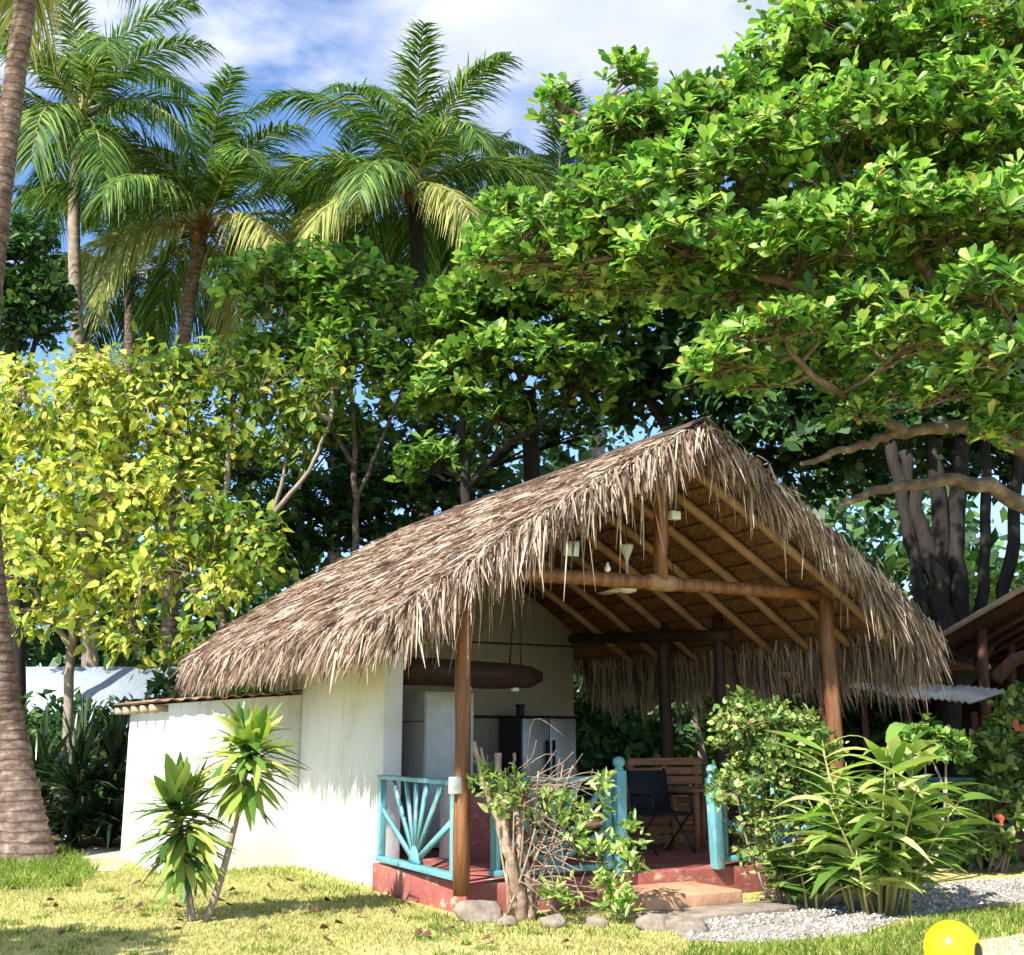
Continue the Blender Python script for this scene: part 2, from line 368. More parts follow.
def ground_mat(name, cols, s1=.7, s2=9.0, bump=.5):
    m, nt, out = _new(name); L = nt.links.new
    tc = _n(nt, 'ShaderNodeTexCoord')
    a = _n(nt, 'ShaderNodeTexNoise'); a.inputs['Scale'].default_value = s1; a.inputs['Detail'].default_value = 8; a.inputs['Roughness'].default_value = .65
    b = _n(nt, 'ShaderNodeTexNoise'); b.inputs['Scale'].default_value = s2; b.inputs['Detail'].default_value = 8; b.inputs['Roughness'].default_value = .7
    L(tc.outputs['Object'], a.inputs['Vector']); L(tc.outputs['Object'], b.inputs['Vector'])
    mx = _n(nt, 'ShaderNodeMath', operation='ADD'); m2 = _n(nt, 'ShaderNodeMath', operation='MULTIPLY'); m2.inputs[1].default_value = .5
    L(a.outputs[0], mx.inputs[0]); L(b.outputs[0], mx.inputs[1]); L(mx.outputs[0], m2.inputs[0])
    r = _ramp(nt, cols); L(m2.outputs[0], r.inputs[0])
    p = _n(nt, 'ShaderNodeBsdfPrincipled'); p.inputs['Roughness'].default_value = .95; p.inputs['Specular IOR Level'].default_value = .1
    L(r.outputs[0], p.inputs['Base Color'])
    bp = _n(nt, 'ShaderNodeBump'); bp.inputs['Strength'].default_value = bump; bp.inputs['Distance'].default_value = .04
    L(b.outputs[0], bp.inputs['Height']); L(bp.outputs[0], p.inputs['Normal']); L(p.outputs[0], out.inputs[0])
    return m
M['ground'] = ground_mat('dry_lawn_ground', [(.36, (.22, .18, .07)), (.46, (.40, .36, .12)), (.55, (.50, .44, .18)), (.64, (.46, .36, .20))])
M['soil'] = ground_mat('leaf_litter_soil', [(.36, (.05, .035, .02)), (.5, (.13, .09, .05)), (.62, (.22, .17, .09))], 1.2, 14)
M['gravel'] = ground_mat('white_gravel', [(.38, (.22, .18, .14)), (.47, (.44, .39, .33)), (.6, (.60, .56, .50))], 3, 60, .9)

# ------------------------------------------------------------------ sky and sun
SUN_AZ = np.array((-.60, -.80)); SUN_EL = 43.0
world = bpy.data.worlds.new('World'); S.world = world; world.use_nodes = True
nt = world.node_tree; nt.nodes.clear(); L = nt.links.new
wo = _n(nt, 'ShaderNodeOutputWorld'); bg = _n(nt, 'ShaderNodeBackground'); bg.inputs[1].default_value = .15
sky = _n(nt, 'ShaderNodeTexSky', sky_type='NISHITA'); sky.sun_disc = False
sky.sun_elevation = R(SUN_EL); sky.sun_rotation = math.atan2(SUN_AZ[0], SUN_AZ[1])
sky.air_density = .75; sky.dust_density = .1; sky.ozone_density = 3.5
tc = _n(nt, 'ShaderNodeTexCoord'); sep = _n(nt, 'ShaderNodeSeparateXYZ'); L(tc.outputs['Generated'], sep.inputs[0])
zz = _n(nt, 'ShaderNodeMath', operation='ADD'); zz.inputs[1].default_value = .12; L(sep.outputs[2], zz.inputs[0])
zm = _n(nt, 'ShaderNodeMath', operation='MAXIMUM'); zm.inputs[1].default_value = .05; L(zz.outputs[0], zm.inputs[0])
dx = _n(nt, 'ShaderNodeMath', operation='DIVIDE'); dy = _n(nt, 'ShaderNodeMath', operation='DIVIDE')
L(sep.outputs[0], dx.inputs[0]); L(zm.outputs[0], dx.inputs[1]); L(sep.outputs[1], dy.inputs[0]); L(zm.outputs[0], dy.inputs[1])
cmb = _n(nt, 'ShaderNodeCombineXYZ'); L(dx.outputs[0], cmb.inputs[0]); L(dy.outputs[0], cmb.inputs[1]); cmb.inputs[2].default_value = 3.7
cn = _n(nt, 'ShaderNodeTexNoise'); cn.inputs['Scale'].default_value = 2.6; cn.inputs['Detail'].default_value = 7; cn.inputs['Roughness'].default_value = .52
L(cmb.outputs[0], cn.inputs['Vector'])
el = _n(nt, 'ShaderNodeMapRange'); el.inputs[1].default_value = .40; el.inputs[2].default_value = .58; el.inputs[3].default_value = -.12; el.inputs[4].default_value = .12
L(sep.outputs[2], el.inputs[0])
ca = _n(nt, 'ShaderNodeMath', operation='ADD'); L(cn.outputs[0], ca.inputs[0]); L(el.outputs[0], ca.inputs[1])
cr = _ramp(nt, [(.48, (0, 0, 0)), (.60, (1, 1, 1))]); L(ca.outputs[0], cr.inputs[0])
cn2 = _n(nt, 'ShaderNodeTexNoise'); cn2.inputs['Scale'].default_value = 3.4; cn2.inputs['Detail'].default_value = 5; L(cmb.outputs[0], cn2.inputs['Vector'])
cc = _ramp(nt, [(.35, (2.3, 2.55, 3.4)), (.65, (3.5, 3.65, 4.2))]); L(cn2.outputs[0], cc.inputs[0])
mx = _n(nt, 'ShaderNodeMixRGB'); tint = _n(nt, 'ShaderNodeMixRGB', blend_type='MULTIPLY'); tint.inputs[0].default_value = 1; tint.inputs[2].default_value = (.90, .97, 1.02, 1); L(sky.outputs[0], tint.inputs[1]); L(cr.outputs[0], mx.inputs[0]); L(tint.outputs[0], mx.inputs[1]); L(cc.outputs[0], mx.inputs[2])
L(mx.outputs[0], bg.inputs[0]); L(bg.outputs[0], wo.inputs[0])

sun = bpy.data.objects.new('sun', bpy.data.lights.new('sun', 'SUN')); COL.objects.link(sun)
sun.data.energy = 4.7; sun.data.angle = R(.53); sun.data.color = (1, .97, .91)
sd = Vector((SUN_AZ[0]*math.cos(R(SUN_EL)), SUN_AZ[1]*math.cos(R(SUN_EL)), math.sin(R(SUN_EL))))
sun.rotation_euler = sd.to_track_quat('Z', 'Y').to_euler(); sun.location = (-20, -20, 30)

S.view_settings.view_transform = 'Standard'; S.view_settings.look = 'None'
S.view_settings.exposure = 1.12; S.view_settings.gamma = 1; S.view_settings.use_curve_mapping = False
S.cycles.max_bounces = 6; S.cycles.diffuse_bounces = 3; S.cycles.glossy_bounces = 2; S.cycles.transmission_bounces = 4
S.cycles.adaptive_threshold = .03; S.cycles.sample_clamp_indirect = 8; S.cycles.caustics_reflective = False; S.cycles.caustics_refractive = False

# ------------------------------------------------------------------ ground
def sheet(name, pts, mat, z, kind='structure', label=None):
    mb = MB(); p = np.array([(q[0], q[1], z) for q in pts]); mb.add(p, [tuple(range(len(p)))])
    o = mb.build(name, mat); tag(o, label, None, None, kind); return o
sheet('ground', [(-900, -900), (900, -900), (900, 900), (-900, 900)], M['ground'], 0, label='dry yellow green lawn with bare patches around the hut')
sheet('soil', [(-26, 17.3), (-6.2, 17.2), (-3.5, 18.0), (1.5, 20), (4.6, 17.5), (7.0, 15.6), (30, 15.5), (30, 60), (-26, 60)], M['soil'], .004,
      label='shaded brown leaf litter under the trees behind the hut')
gp = [G(668, 930), G(715, 918), G(790, 905), G(880, 893), G(960, 882), G(1060, 876), G(1200, 878), G(1200, 899), G(1060, 901), G(985, 906), G(905, 919), G(860, 936), G(760, 944), G(690, 942)]
sheet('gravel_path', gp, M['gravel'], .008, label='white gravel path running past the step to the right')
sheet('paving', [G(925, 958), G(985, 941), G(1060, 930), G(1250, 925), G(1500, 1000), G(900, 1040)], M['pavement'], .012, label='beige paved walkway corner beside the yellow ball')
sheet('path', [G(62, 872), G(118, 872), G(140, 850), G(90, 846)], M['pavement'], .01, label='short strip of bare path by the white annex')

def to_ab(p):
    r = np.asarray(p)-P0
    return r[..., 0]*AV[0]+r[..., 1]*AV[1], r[..., 0]*BV[0]+r[..., 1]*BV[1]

def inpoly(x, y, poly):
    c = np.zeros(len(x), bool); n = len(poly); j = n-1
    for i in range(n):
        xi, yi, xj, yj = poly[i][0], poly[i][1], poly[j][0], poly[j][1]
        k = ((yi > y) != (yj > y)) & (x < (xj-xi)*(y-yi)/(yj-yi+1e-12)+xi); c ^= k; j = i
    return c

def blades(n, poly, h0, h1, w, lean, mask=None):
    poly = np.array([(q[0], q[1]) for q in poly]); lo, hi = poly.min(0), poly.max(0)
    x = RG.uniform(lo[0], hi[0], n*2); y = RG.uniform(lo[1], hi[1], n*2)
    k = inpoly(x, y, poly)
    if mask is not None: k &= mask(x, y)
    x, y = x[k][:n], y[k][:n]; m = len(x)
    az = RG.uniform(0, 6.283, m); le = RG.uniform(.1, lean, m)
    d = nrm(np.stack([np.cos(az)*le, np.sin(az)*le, np.ones(m)], 1))
    s2 = RG.uniform(0, 6.283, m); side = np.stack([np.cos(s2), np.sin(s2), np.zeros(m)], 1)
    return np.stack([x, y, np.full(m, .0)], 1), d, side, RG.uniform(h0, h1, m), np.full(m, w)*RG.uniform(.7, 1.3, m)
def lawnmask(x, y):
    d = .5+.28*np.sin(x*2.1+1.3*np.sin(y*1.7))+.25*np.sin(y*3.3+1.1*np.sin(x*2.9+.5))+.2*np.sin(x*7.1+y*5.3)
    bare = np.hypot(x+2.75, (y-11)*1.3) < .30
    return hutmask(x, y) & (RG.uniform(0, 1, len(x)) < np.clip(d+.35, .12, 1)) & ~(bare & (RG.uniform(0, 1, len(x)) < .8))
def hutmask(x, y):
    p = np.stack([x, y, np.zeros_like(x)], 1); a, b = to_ab(p)
    k = ~((a > -.02) & (a < 8) & (b > -.02) & (b < 6)) & ~((a > -1.5) & (a < .3) & (b > 4.85)) & ~inpoly(x, y, gp) & ~((a > 1.3) & (a < 3) & (b > -1.2) & (b < .1))
    return k
mb = MB(); q = blades(150000, [(-7.5, 8.6), (5.2, 8.6), (5.4, 12.2), (2.5, 12.5), (0, 11.2), (-1, 13), (-3, 15.6), (-9, 17.4)], .018, .055, .009, .9, lawnmask)
mb.ribbons(*q, .25, (1, .75, .1)); tag(mb.build('lawn_grass', M['grass']), 'short dry yellow green grass covering the lawn', kind='stuff')
mb = MB()
strip = [G(690, 948), G(760, 946), G(860, 938), G(910, 925), G(990, 914), G(1060, 908), G(1250, 905), G(1250, 925), G(1050, 931), G(985, 941), G(930, 957), G(900, 1000), G(650, 1000)]
q = blades(17000, strip, .05, .15, .011, .8); mb.ribbons(*q, .35, (1, .8, .1))
q = blades(5000, [G(-60, 862), G(20, 850), G(70, 852), G(98, 872), G(80, 888), G(-60, 896)], .08, .30, .012, .9); mb.ribbons(*q, .4, (1, .8, .1))
for pl, n in (([G(262, 872), G(300, 866), G(380, 888), G(405, 912), G(330, 900)], 900), ([G(150, 872), G(290, 869), G(290, 876), G(150, 880)], 500), ([G(405, 905), G(470, 925), G(640, 930), G(640, 940), G(440, 935)], 800)):
    q = blades(n, pl, .04, .16, .011, .9); mb.ribbons(*q, .4, (1, .8, .1))
for i in range(90):
    c0 = (RG.uniform(-5.2, .6), RG.uniform(9.2, 13.5))
    if to_ab(np.array((c0[0], c0[1], 0)))[0] > -.15 and to_ab(np.array((c0[0], c0[1], 0)))[1] > -.15: continue
    r_ = RG.uniform(.04, .16); q = blades(int(40+300*r_), [(c0[0]+r_*math.cos(x), c0[1]+r_*math.sin(x)) for x in np.linspace(0, 6.2, 9)], .03, .085, .009, 1.1, hutmask)
    if len(q[0]): mb.ribbons(*q, .4, (1, .8, .1))
tag(mb.build('long_grass', M['grass_green']), 'longer bright green grass along the path, walls and palm foot', kind='stuff')
# loose pebbles
mb = MB(); n = 5000
gpa = np.array([(p[0], p[1]) for p in gp]); lo, hi = gpa.min(0), gpa.max(0)
x = RG.uniform(lo[0], hi[0], n*2); y = RG.uniform(lo[1], hi[1], n*2); k = inpoly(x, y, gp); x, y = x[k][:n], y[k][:n]; n = len(x)
r = RG.uniform(.008, .026, n)
oc = np.array([(1, 0, 0), (0, 1, 0), (-1, 0, 0), (0, -1, 0), (0, 0, .7), (0, 0, -.5)])
vs = np.stack([x, y, np.full(n, .012)], 1)[:, None, :]+(oc[None]*r[:, None, None]*RG.uniform(.6, 1.4, (n, 6, 1)))
bi = np.arange(n)[:, None]*6
mb.add(vs, np.concatenate([bi+np.array(f) for f in ((0, 1, 4), (1, 2, 4), (2, 3, 4), (3, 0, 4), (1, 0, 5), (2, 1, 5), (3, 2, 5), (0, 3, 5))]))
tag(mb.build('loose_gravel', leaf_mat('pebble', [(0, (.20, .16, .12)), (.5, (.44, .39, .33)), (.85, (.62, .58, .52)), (1, (.72, .69, .63))], trans=0, rough=.9)), 'loose white pebbles scattered over the gravel path', kind='stuff')

# ------------------------------------------------------------------ the thatched hut
RA, ZR = 2.377, 4.74
def zr(a):
    d = np.abs(np.asarray(a, float)-RA); return ZR-.52*d-.0285*d*d
def slope(a):
    d = np.abs(np.asarray(a, float)-RA); return .52+.057*d
A0, A1, BF, BR = RA-3.36, RA+3.12, -.73, 6.25
DECK = .28
hut = thing('thatched_hut', B(0, 0, 0), 'open palm thatched hut with cream walls, red deck and teal railings', 'hut')

# deck and steps
def chunky(mb, a0, a1, b0, b1, z0, z1): mb.abox(a0, a1, b0, b1, z0, z1)
mb = MB()
mb.prism([B(.10, .04, -.05), B(5.1, .04, -.05), B(5.1, 5.3, -.05), B(.44, 5.3, -.05), B(.44, 2.245, -.05), B(.10, 2.245, -.05)], ZV*(DECK+.05)); mb.build('deck', M['red'], hut, bevel=.02)
mb = MB(); mb.abox(1.50, 2.66, -.78, .035, -.03, .165); st = mb.build('step', M['step'], hut, bevel=.02)
mb = MB(); mb.abox(1.38, 2.95, -1.22, -.783, -.03, .05); st = mb.build('step', M['stone'], hut, bevel=.02); st['label'] = 'lowest worn concrete slab below the tan step'
# walls
def rtop(a): return float(zr(a))-.24
mb = MB()   # left side wall
mb.abox(.20, .43, 2.25, 6.0, -.05, rtop(.26)); mb.build('wall', M['white'], hut, bevel=.012)
mb = MB()   # back wall, its top follows the roof
aa = np.linspace(.432, 4.62, 24)
poly = [B(.432, 5.2, DECK-.02), B(4.62, 5.2, DECK-.02)]+[B(a, 5.2, rtop(a)-.0) for a in aa[::-1]]
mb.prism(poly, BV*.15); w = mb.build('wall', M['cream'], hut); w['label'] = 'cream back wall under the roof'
mb = MB(); mb.abox(.434, 4.61, 5.175, 5.198, 2.93, 2.955); mb.build('wall_seam', M['darkwood'], hut)
mb = MB(); mb.abox(1.9, 4.60, 5.15, 5.198, 1.86, 1.90); mb.build('wall_seam', M['darkwood'], hut)

# posts and beams
def pole(name, p, q, r0, r1, mat, seg=7, bow=.02, n=12):
    mb = MB(); p, q = np.asarray(p), np.asarray(q); t = np.linspace(0, 1, seg)[:, None]
    o = RG.normal(0, bow*.35, (seg, 3)); o[0] = o[-1] = 0
    mb.tube(p+(q-p)*t+o, np.linspace(r0, r1, seg)*RG.uniform(.95, 1.05, seg), n)
    return mb.build(name, mat, hut, smooth=True)
pc = pole('post', B(-.02, -.06, .20), B(-.01, -.03, 3.12), .078, .070, M['post'])
pole('post', B(4.72, -.05, .05), B(4.75, 0, 3.2), .095, .086, M['post'])
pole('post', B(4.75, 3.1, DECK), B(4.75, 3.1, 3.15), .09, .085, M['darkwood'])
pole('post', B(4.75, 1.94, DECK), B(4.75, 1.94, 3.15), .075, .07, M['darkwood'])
pole('king_post', B(RA, .0, 3.22), B(RA, -.02, 4.55), .078, .07, M['post'])
pole('tie_beam', B(-.25, 0.03, 3.18), B(4.95, 0.03, 3.22), .078, .072, M['post'])
pole('wall_plate', B(4.75, -.62, 3.28), B(4.75, 5.9, 3.24), .08, .08, M['beam'])
pole('wall_plate', B(0.02, -.62, 3.30), B(0.02, 2.4, 3.26), .075, .075, M['beam'])
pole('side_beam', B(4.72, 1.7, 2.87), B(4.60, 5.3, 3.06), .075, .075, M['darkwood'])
pole('ridge_pole', B(RA, -.68, 4.50), B(RA, 5.95, 4.50), .07, .07, M['beam'])
mb = MB(); mb.tube([B(2.22, .03, 3.20), B(2.3, .03, 3.2), B(2.46, .03, 3.2), B(2.56, .03, 3.2)], [.086, .094, .094, .086], 14, .04)
mb.build('lashing', M['rafter'], hut, smooth=True)
# rafters and the battens that carry the leaves
for i, b in enumerate((-.45, .18, .85, 1.55, 2.3, 3.05, 3.8, 4.55)):
    for sg in (1, -1):
        if sg < 0 and b > 5: continue
        d1 = 2.95 if sg > 0 else 3.05
        pts = [B(RA+sg*d, b+.06*sg, float(zr(RA+sg*d))-.285) for d in (.05, 1.0, 2.0, d1)]
        mb = MB(); mb.tube(np.array(pts)+RG.normal(0, .008, (4, 3)), np.array([.058, .055, .052, .048]), 10)
        mb.build('rafter', M['rafter'] if sg > 0 else M['beam'], hut, smooth=True)
mb = MB()
for sg in (1, -1):
    ds = np.arange(.02, 3.05 if sg < 0 else 2.8, .235)
    for d in ds:
        a0, a1 = RA+sg*d, RA+sg*(d+.30)
        z0, z1 = float(zr(a0))-.17, float(zr(a1))-.205
        nb = 26; bb = np.linspace(BF+.05, BR-.05, nb)
        jit = RG.uniform(-.02, .02, nb)
        vs = [B(a0, b, z0) for b in bb]+[B(a1+sg*j, b, z1+j*.6) for b, j in zip(bb, jit)]
        mb.add(vs, [(k, k+1, nb+k+1, nb+k) for k in range(nb-1)])
mb.build('roof_lining', M['lining'], hut)
for sg in (1, -1):
    for d in np.arange(.255, 3.2 if sg < 0 else 2.95, .235):
        a = RA+sg*d
        pts = [B(a, b, float(zr(a))-.215+RG.uniform(-.008, .008)) for b in np.linspace(BF+.05, BR-.1, 8)]
        mb = MB(); mb.tube(pts, .012, 5); mb.build('batten', M['batten'], hut)
# thatch
def strips(mb, a, b, dirs, Ls, Ws, droop, zoff):
    base = Bn(a, b, zr(a)+zoff); N = len(a)
    s0 = np.cross(dirs, RG.normal(0, 1, (N, 3))*.45+ZV); side = nrm(s0)
    mb.ribbons(base, dirs, side, Ls, Ws, droop, (.8, 1, .8, .15))
mb = MB()
# body of the thatch: a closed slab
na = 40; al = np.linspace(A0, A1, na); bl = np.linspace(BF, BR, 12)
top = [B(a, b, float(zr(a))-.01) for a in al for b in bl]; bot = [B(a, b, float(zr(a))-.165) for a in al for b in bl]
nb = len(bl); fs = []
for i in range(na-1):
    for j in range(nb-1):
        k = i*nb+j; fs.append((k, k+nb, k+nb+1, k+1)); o = na*nb; fs.append((o+k, o+k+1, o+k+nb+1, o+k+nb))
for i in range(na-1):
    for j in (0, nb-1):
        k = i*nb+j; o = na*nb; fs.append((k, k+nb, o+k+nb, o+k))
for j in range(nb-1):
    for i in (0, na-1):
        k = i*nb+j; o = na*nb; fs.append((k, k+1, o+k+1, o+k))
mb.add(top+bot, fs)
thatch = mb.build('thatch', M['thatch_under'], hut)
mb = MB()
for sg, n in ((-1, 42000), (1, 11000)):
    d = RG.uniform(0.0, 3.36, n); b = RG.uniform(BF-.05, BR+.08, n)
    d = np.floor(d/.19)*.19+RG.normal(0, .045, n)+.05*np.sin(b*7.3); d = np.clip(d, 0, 3.38 if sg < 0 else 3.12)
    # the far lower corner is rounded off
    b = np.where(b > 5.2, 5.2+(b-5.2)*(1-.35*np.clip((d-1.8)/1.6, 0, 1)), b)
    a = RA+sg*d; sl = slope(a)
    yaw = RG.normal(0, .5, n); lift = RG.uniform(-.10, .40, n)
    base_dir = nrm(AV*sg+ZV*(-1)*sl[:, None]+0*BV) if False else nrm(sg*AV[None]-ZV[None]*sl[:, None])
    dv = nrm(base_dir+BV[None]*yaw[:, None]+ZV[None]*lift[:, None])
    strips(mb, a, b, dv, RG.uniform(.12, .40, n), RG.uniform(.007, .027, n), RG.uniform(.2, .7, n)*.5, RG.uniform(-.05, .05, n))
mb.build('thatch_leaves', M['thatch'], thatch)
mb = MB()
# fringe along the front gable, both rakes
for sg, n, la, lb in ((-1, 3900, .20, .56), (1, 3700, .16, .50)):
    d = RG.uniform(0, 3.42 if sg < 0 else 3.16, n); b = BF+RG.normal(.0, .09, n)
    # hang in uneven bunches
    bunch = .72+.34*np.sin(d*6.1+sg)*np.sin(d*13.7+1.3)+.12*np.sin(d*31)
    if sg > 0: bunch *= np.where(d > 2.2, 1.15, .95)
    else: bunch *= np.where((d > .7) & (d < 2.3), .72, .85)
    a = RA+sg*d; fl = RG.uniform(.0, .75, n)
    dv = nrm(sg*AV[None]*(.12+.5*fl[:, None]**2)-ZV[None]*(.55+.6*RG.uniform(0, 1, n))[:, None]-BV[None]*RG.uniform(.0, .42, n)[:, None]+RG.normal(0, .13, (n, 3)))
    strips(mb, a, b, dv, RG.uniform(la, lb, n)*bunch, RG.uniform(.007, .027, n), RG.uniform(.1, .42, n), RG.uniform(-.16, .05, n))
# a few long loose strands
n = 90; d = RG.uniform(.2, 2.9, n); a = RA-d
strips(mb, a, np.full(n, BF)+RG.normal(0, .06, n), nrm(RG.normal(0, .10, (n, 3))-ZV[None]), RG.uniform(.3, .95, n), RG.uniform(.008, .02, n), .0, RG.uniform(-.15, 0, n))
n = 26; d = RG.uniform(.2, 3.2, n); a = RA+d
strips(mb, a, np.full(n, BF)+RG.normal(0, .06, n), nrm(RG.normal(0, .10, (n, 3))-ZV[None]), RG.uniform(.4, .8, n), RG.uniform(.008, .02, n), .0, RG.uniform(-.15, 0, n))
# fringe along the two eaves
for sg, n, la, lb in ((-1, 6400, .14, .40), (1, 6000, .36, .80)):
    b = RG.uniform(BF-.06, BR-.35 if sg < 0 else BR, n)
    if sg > 0: b = b[~((b > 1.42) & (b < 1.80) & (RG.uniform(0, 1, n) > .12))]; n = len(b)
    a = RA+sg*((3.36 if sg < 0 else 3.10)+RG.normal(0, .07, n))
    bunch = .85+.25*np.sin(b*5.3)*np.sin(b*11.9+.7)
    dv = nrm(sg*AV[None]*RG.uniform(.0, .7, n)[:, None]-ZV[None]+RG.normal(0, .13, (n, 3)))
    strips(mb, a, b, dv, RG.uniform(la, lb, n)*bunch, RG.uniform(.007, .026, n), RG.uniform(.05, .35, n), RG.uniform(-.17, .03, n))
# rear rake
n = 1800; d = RG.uniform(0, 3.3, n); sg = RG.choice((-1, 1), n); a = RA+sg*d
bb = BR+RG.normal(0, .07, n)-.3*np.clip((d-1.8)/1.6, 0, 1)
dv = nrm(sg[:, None]*AV[None]*.3-ZV[None]+BV[None]*RG.uniform(0, .5, n)[:, None]+RG.normal(0, .12, (n, 3)))
strips(mb, a, bb, dv, RG.uniform(.25, .6, n), RG.uniform(.014, .034, n), .2, RG.uniform(-.16, .03, n))
mb.build('fringe', M['thatch'], thatch)
mb = MB()
for sg in (1, -1):
    bs = np.linspace(BF-.1, 5.9, 14); vs = []
    for b in bs:
        for d, h in ((0, .085), (.10, .05), (.21, -.01)):
            vs.append(B(RA+sg*d, b, ZR+h-.52*d*.3+RG.uniform(-.008, .008)))
    mb.add(vs, [(i*3+k, i*3+k+1, i*3+k+4, i*3+k+3) for i in range(13) for k in range(2)])
rc = mb.build('ridge_cap', M['ridge'], thatch)
so = rc.modifiers.new('solid', 'SOLIDIFY'); so.thickness = .012; so.offset = 0

# railings with a rising sun pattern
def railing(p, q, z0, z1, lab=None):
    p, q = np.asarray(p, float), np.asarray(q, float); t = nrm(q-p); nv = np.cross(ZV, t); Ln = np.linalg.norm(q-p)
    mb = MB()
    mb.box((p+q)/2+ZV*(z1), (t, nv, ZV), (Ln/2, .05, .022))
    mb.box((p+q)/2+ZV*(z0), (t, nv, ZV), (Ln/2, .05, .028))
    for s_ in (.045, Ln-.045):
        mb.box(p+t*s_+ZV*(z0+z1)/2, (t, nv, ZV), (.038, .036, (z1-z0)/2-.029))
    rl = mb.build('railing', M['teal'], hut, bevel=.006)
    if lab: rl['label'] = lab
    c = p+t*Ln/2+ZV*(z0+.03); H = z1-z0-.05; hw = Ln/2-.085
    dsc = [c+t*(.13*math.cos(x))+ZV*(.175*math.sin(x))-nv*.018 for x in np.linspace(0, math.pi, 13)]
    mb = MB(); mb.prism(dsc, nv*.036); mb.build('sun_disc', M['teal'], rl)
    for ang in (27, 51, 71, 90, 109, 129, 153):
        x, y = math.cos(R(ang)), math.sin(R(ang))
        k = min(hw/abs(x) if abs(x) > 1e-3 else 9, H/y)
        mb = MB(); a_ = c+t*x*.12+ZV*y*.15; e_ = c+t*x*k+ZV*y*k
        ax = nrm(e_-a_); mb.box((a_+e_)/2, (ax, nv, np.cross(ax, nv)), (np.linalg.norm(e_-a_)/2, .015, .028)); mb.build('sun_ray', M['teal'], rl)
ZB, ZT = .375, 1.175
railing(B(.13, 2.12), B(.03, .14), ZB-.04, ZT, 'teal railing panel with sun rays by the white wall')
railing(B(.36, .07), B(1.72, .07), ZB-.02, ZT+.02, 'teal railing panel with sun rays behind the pruned shrub')
railing(B(3.10, .07), B(4.62, .07), ZB-.02, ZT+.01)
for a, h, lean in ((1.78, 1.27, 0), (3.02, 1.18, -.05)):
    mb = MB(); mb.bar(B(a, .02, DECK-.02), B(a+lean, .0, h), .115, .115, BV)
    nwl = mb.build('newel_post', M['teal'], hut, bevel=.012)
    mb = MB(); mb.lathe(B(a+lean, 0, h), [(.05, 0), (.05, .015), (.035, .03), (.055, .05), (.064, .085), (.05, .12), (.02, .135)], 16); mb.build('finial', M['teal'], nwl, smooth=True)
mb = MB(); mb.box(B(-.115, -.10, 1.165), (AV, BV, ZV), (.055, .028, .075)); bx = mb.build('outlet_box', M['whiteplastic'], hut, bevel=.008); bx['label'] = 'white plastic outlet box on the corner post'

# ------------------------------------------------------------------ what the hut holds
def parts_thing(name, loc, label, cat, group=None): return thing(name, loc, label, cat, group)
t = thing('cabinet', B(1.5, 3.5, DECK), 'tall white cabinet standing under the hanging wooden rack', 'cabinet')
mb = MB(); mb.abox(1.16, 1.84, 3.2, 3.84, DECK+.02, 2.14); mb.build('body', M['whiteware'], t, bevel=.01)
mb = MB(); mb.abox(1.175, 1.825, 3.182, 3.199, DECK+.08, 2.11); mb.build('door', M['whiteware'], t, bevel=.004)
mb = MB(); mb.abox(1.157, 1.1595, 3.2, 3.84, 1.78, 1.79); mb.build('seam', M['rope'], t)
t = thing('fridge', B(3.74, 4.8, DECK), 'steel fronted refrigerator with charcoal sides against the cream wall', 'refrigerator')
mb = MB(); mb.abox(3.29, 4.19, 4.52, 5.12, DECK+.03, 1.86); mb.build('body', M['charcoal'], t, bevel=.012)
for a0, a1 in ((3.295, 3.735), (3.745, 4.185)):
    mb = MB(); mb.abox(a0, a1, 4.47, 4.517, DECK+.08, 1.85); d_ = mb.build('door', M['steel'], t, bevel=.008)
    hx = a1-.05 if a0 < 3.5 else a0+.05
    mb = MB(); mb.abox(hx-.012, hx+.012, 4.425, 4.468, .9, 1.55); mb.build('handle', M['blackmetal'], d_)
t = tag(MB().lathe(B(3.42, 4.75, 1.86), [(.045, 0), (.06, .06), (.05, .13), (.075, .17), (.075, .19)], 14).build('lantern', M['blackmetal']), 'small black lantern standing on top of the refrigerator', 'lantern')
# hanging canoe like rack
t = thing('hanging_rack', B(1.45, 2.6, 2.18), 'long dark wooden rack hung on ropes like a canoe', 'hanging rack')
mb = MB(); cols_ = []
for a, hw, z0, z1 in ((.42, .24, 2.20, 2.50), (1.0, .27, 2.19, 2.48), (1.8, .27, 2.17, 2.46), (2.20, .22, 2.18, 2.43), (2.46, .05, 2.27, 2.37)):
    cols_.append([B(a, 2.6-hw*.82, z0), B(a, 2.6+hw*.82, z0), B(a, 2.6+hw, z1), B(a, 2.6+hw-.03, z1), B(a, 2.6+hw*.7, z0+.05), B(a, 2.6-hw*.7, z0+.05), B(a, 2.6-hw+.03, z1), B(a, 2.6-hw, z1)])
vs = [p for c in cols_ for p in c]
mb.add(vs, [(i*8+k, i*8+(k+1) % 8, (i+1)*8+(k+1) % 8, (i+1)*8+k) for i in range(4) for k in range(8)]+[tuple(range(7, -1, -1)), tuple(32+k for k in range(8))])
mb.build('hull', M['darkwood'], t)
for a, db in ((1.55, .2), (2.05, -.2), (2.12, .2), (.6, 0)):
    zt = float(zr(a+.05))-.25
    mb = MB(); mb.tube([B(a, 2.6+db, 2.42), B(a+.04, 2.6+db*.6, (2.42+zt)/2), B(a+.02, 2.6+db*.3, zt)], .011, 6); mb.build('rope', M['rope'], t)
for a in (1.35, 2.0):
    mb = MB(); mb.lathe(B(a, 2.45, 2.165), [(.05, 0.01), (.055, -.02), (.04, -.035)], 14); mb.build('spot_lamp', M['whiteplastic'], t, smooth=True)
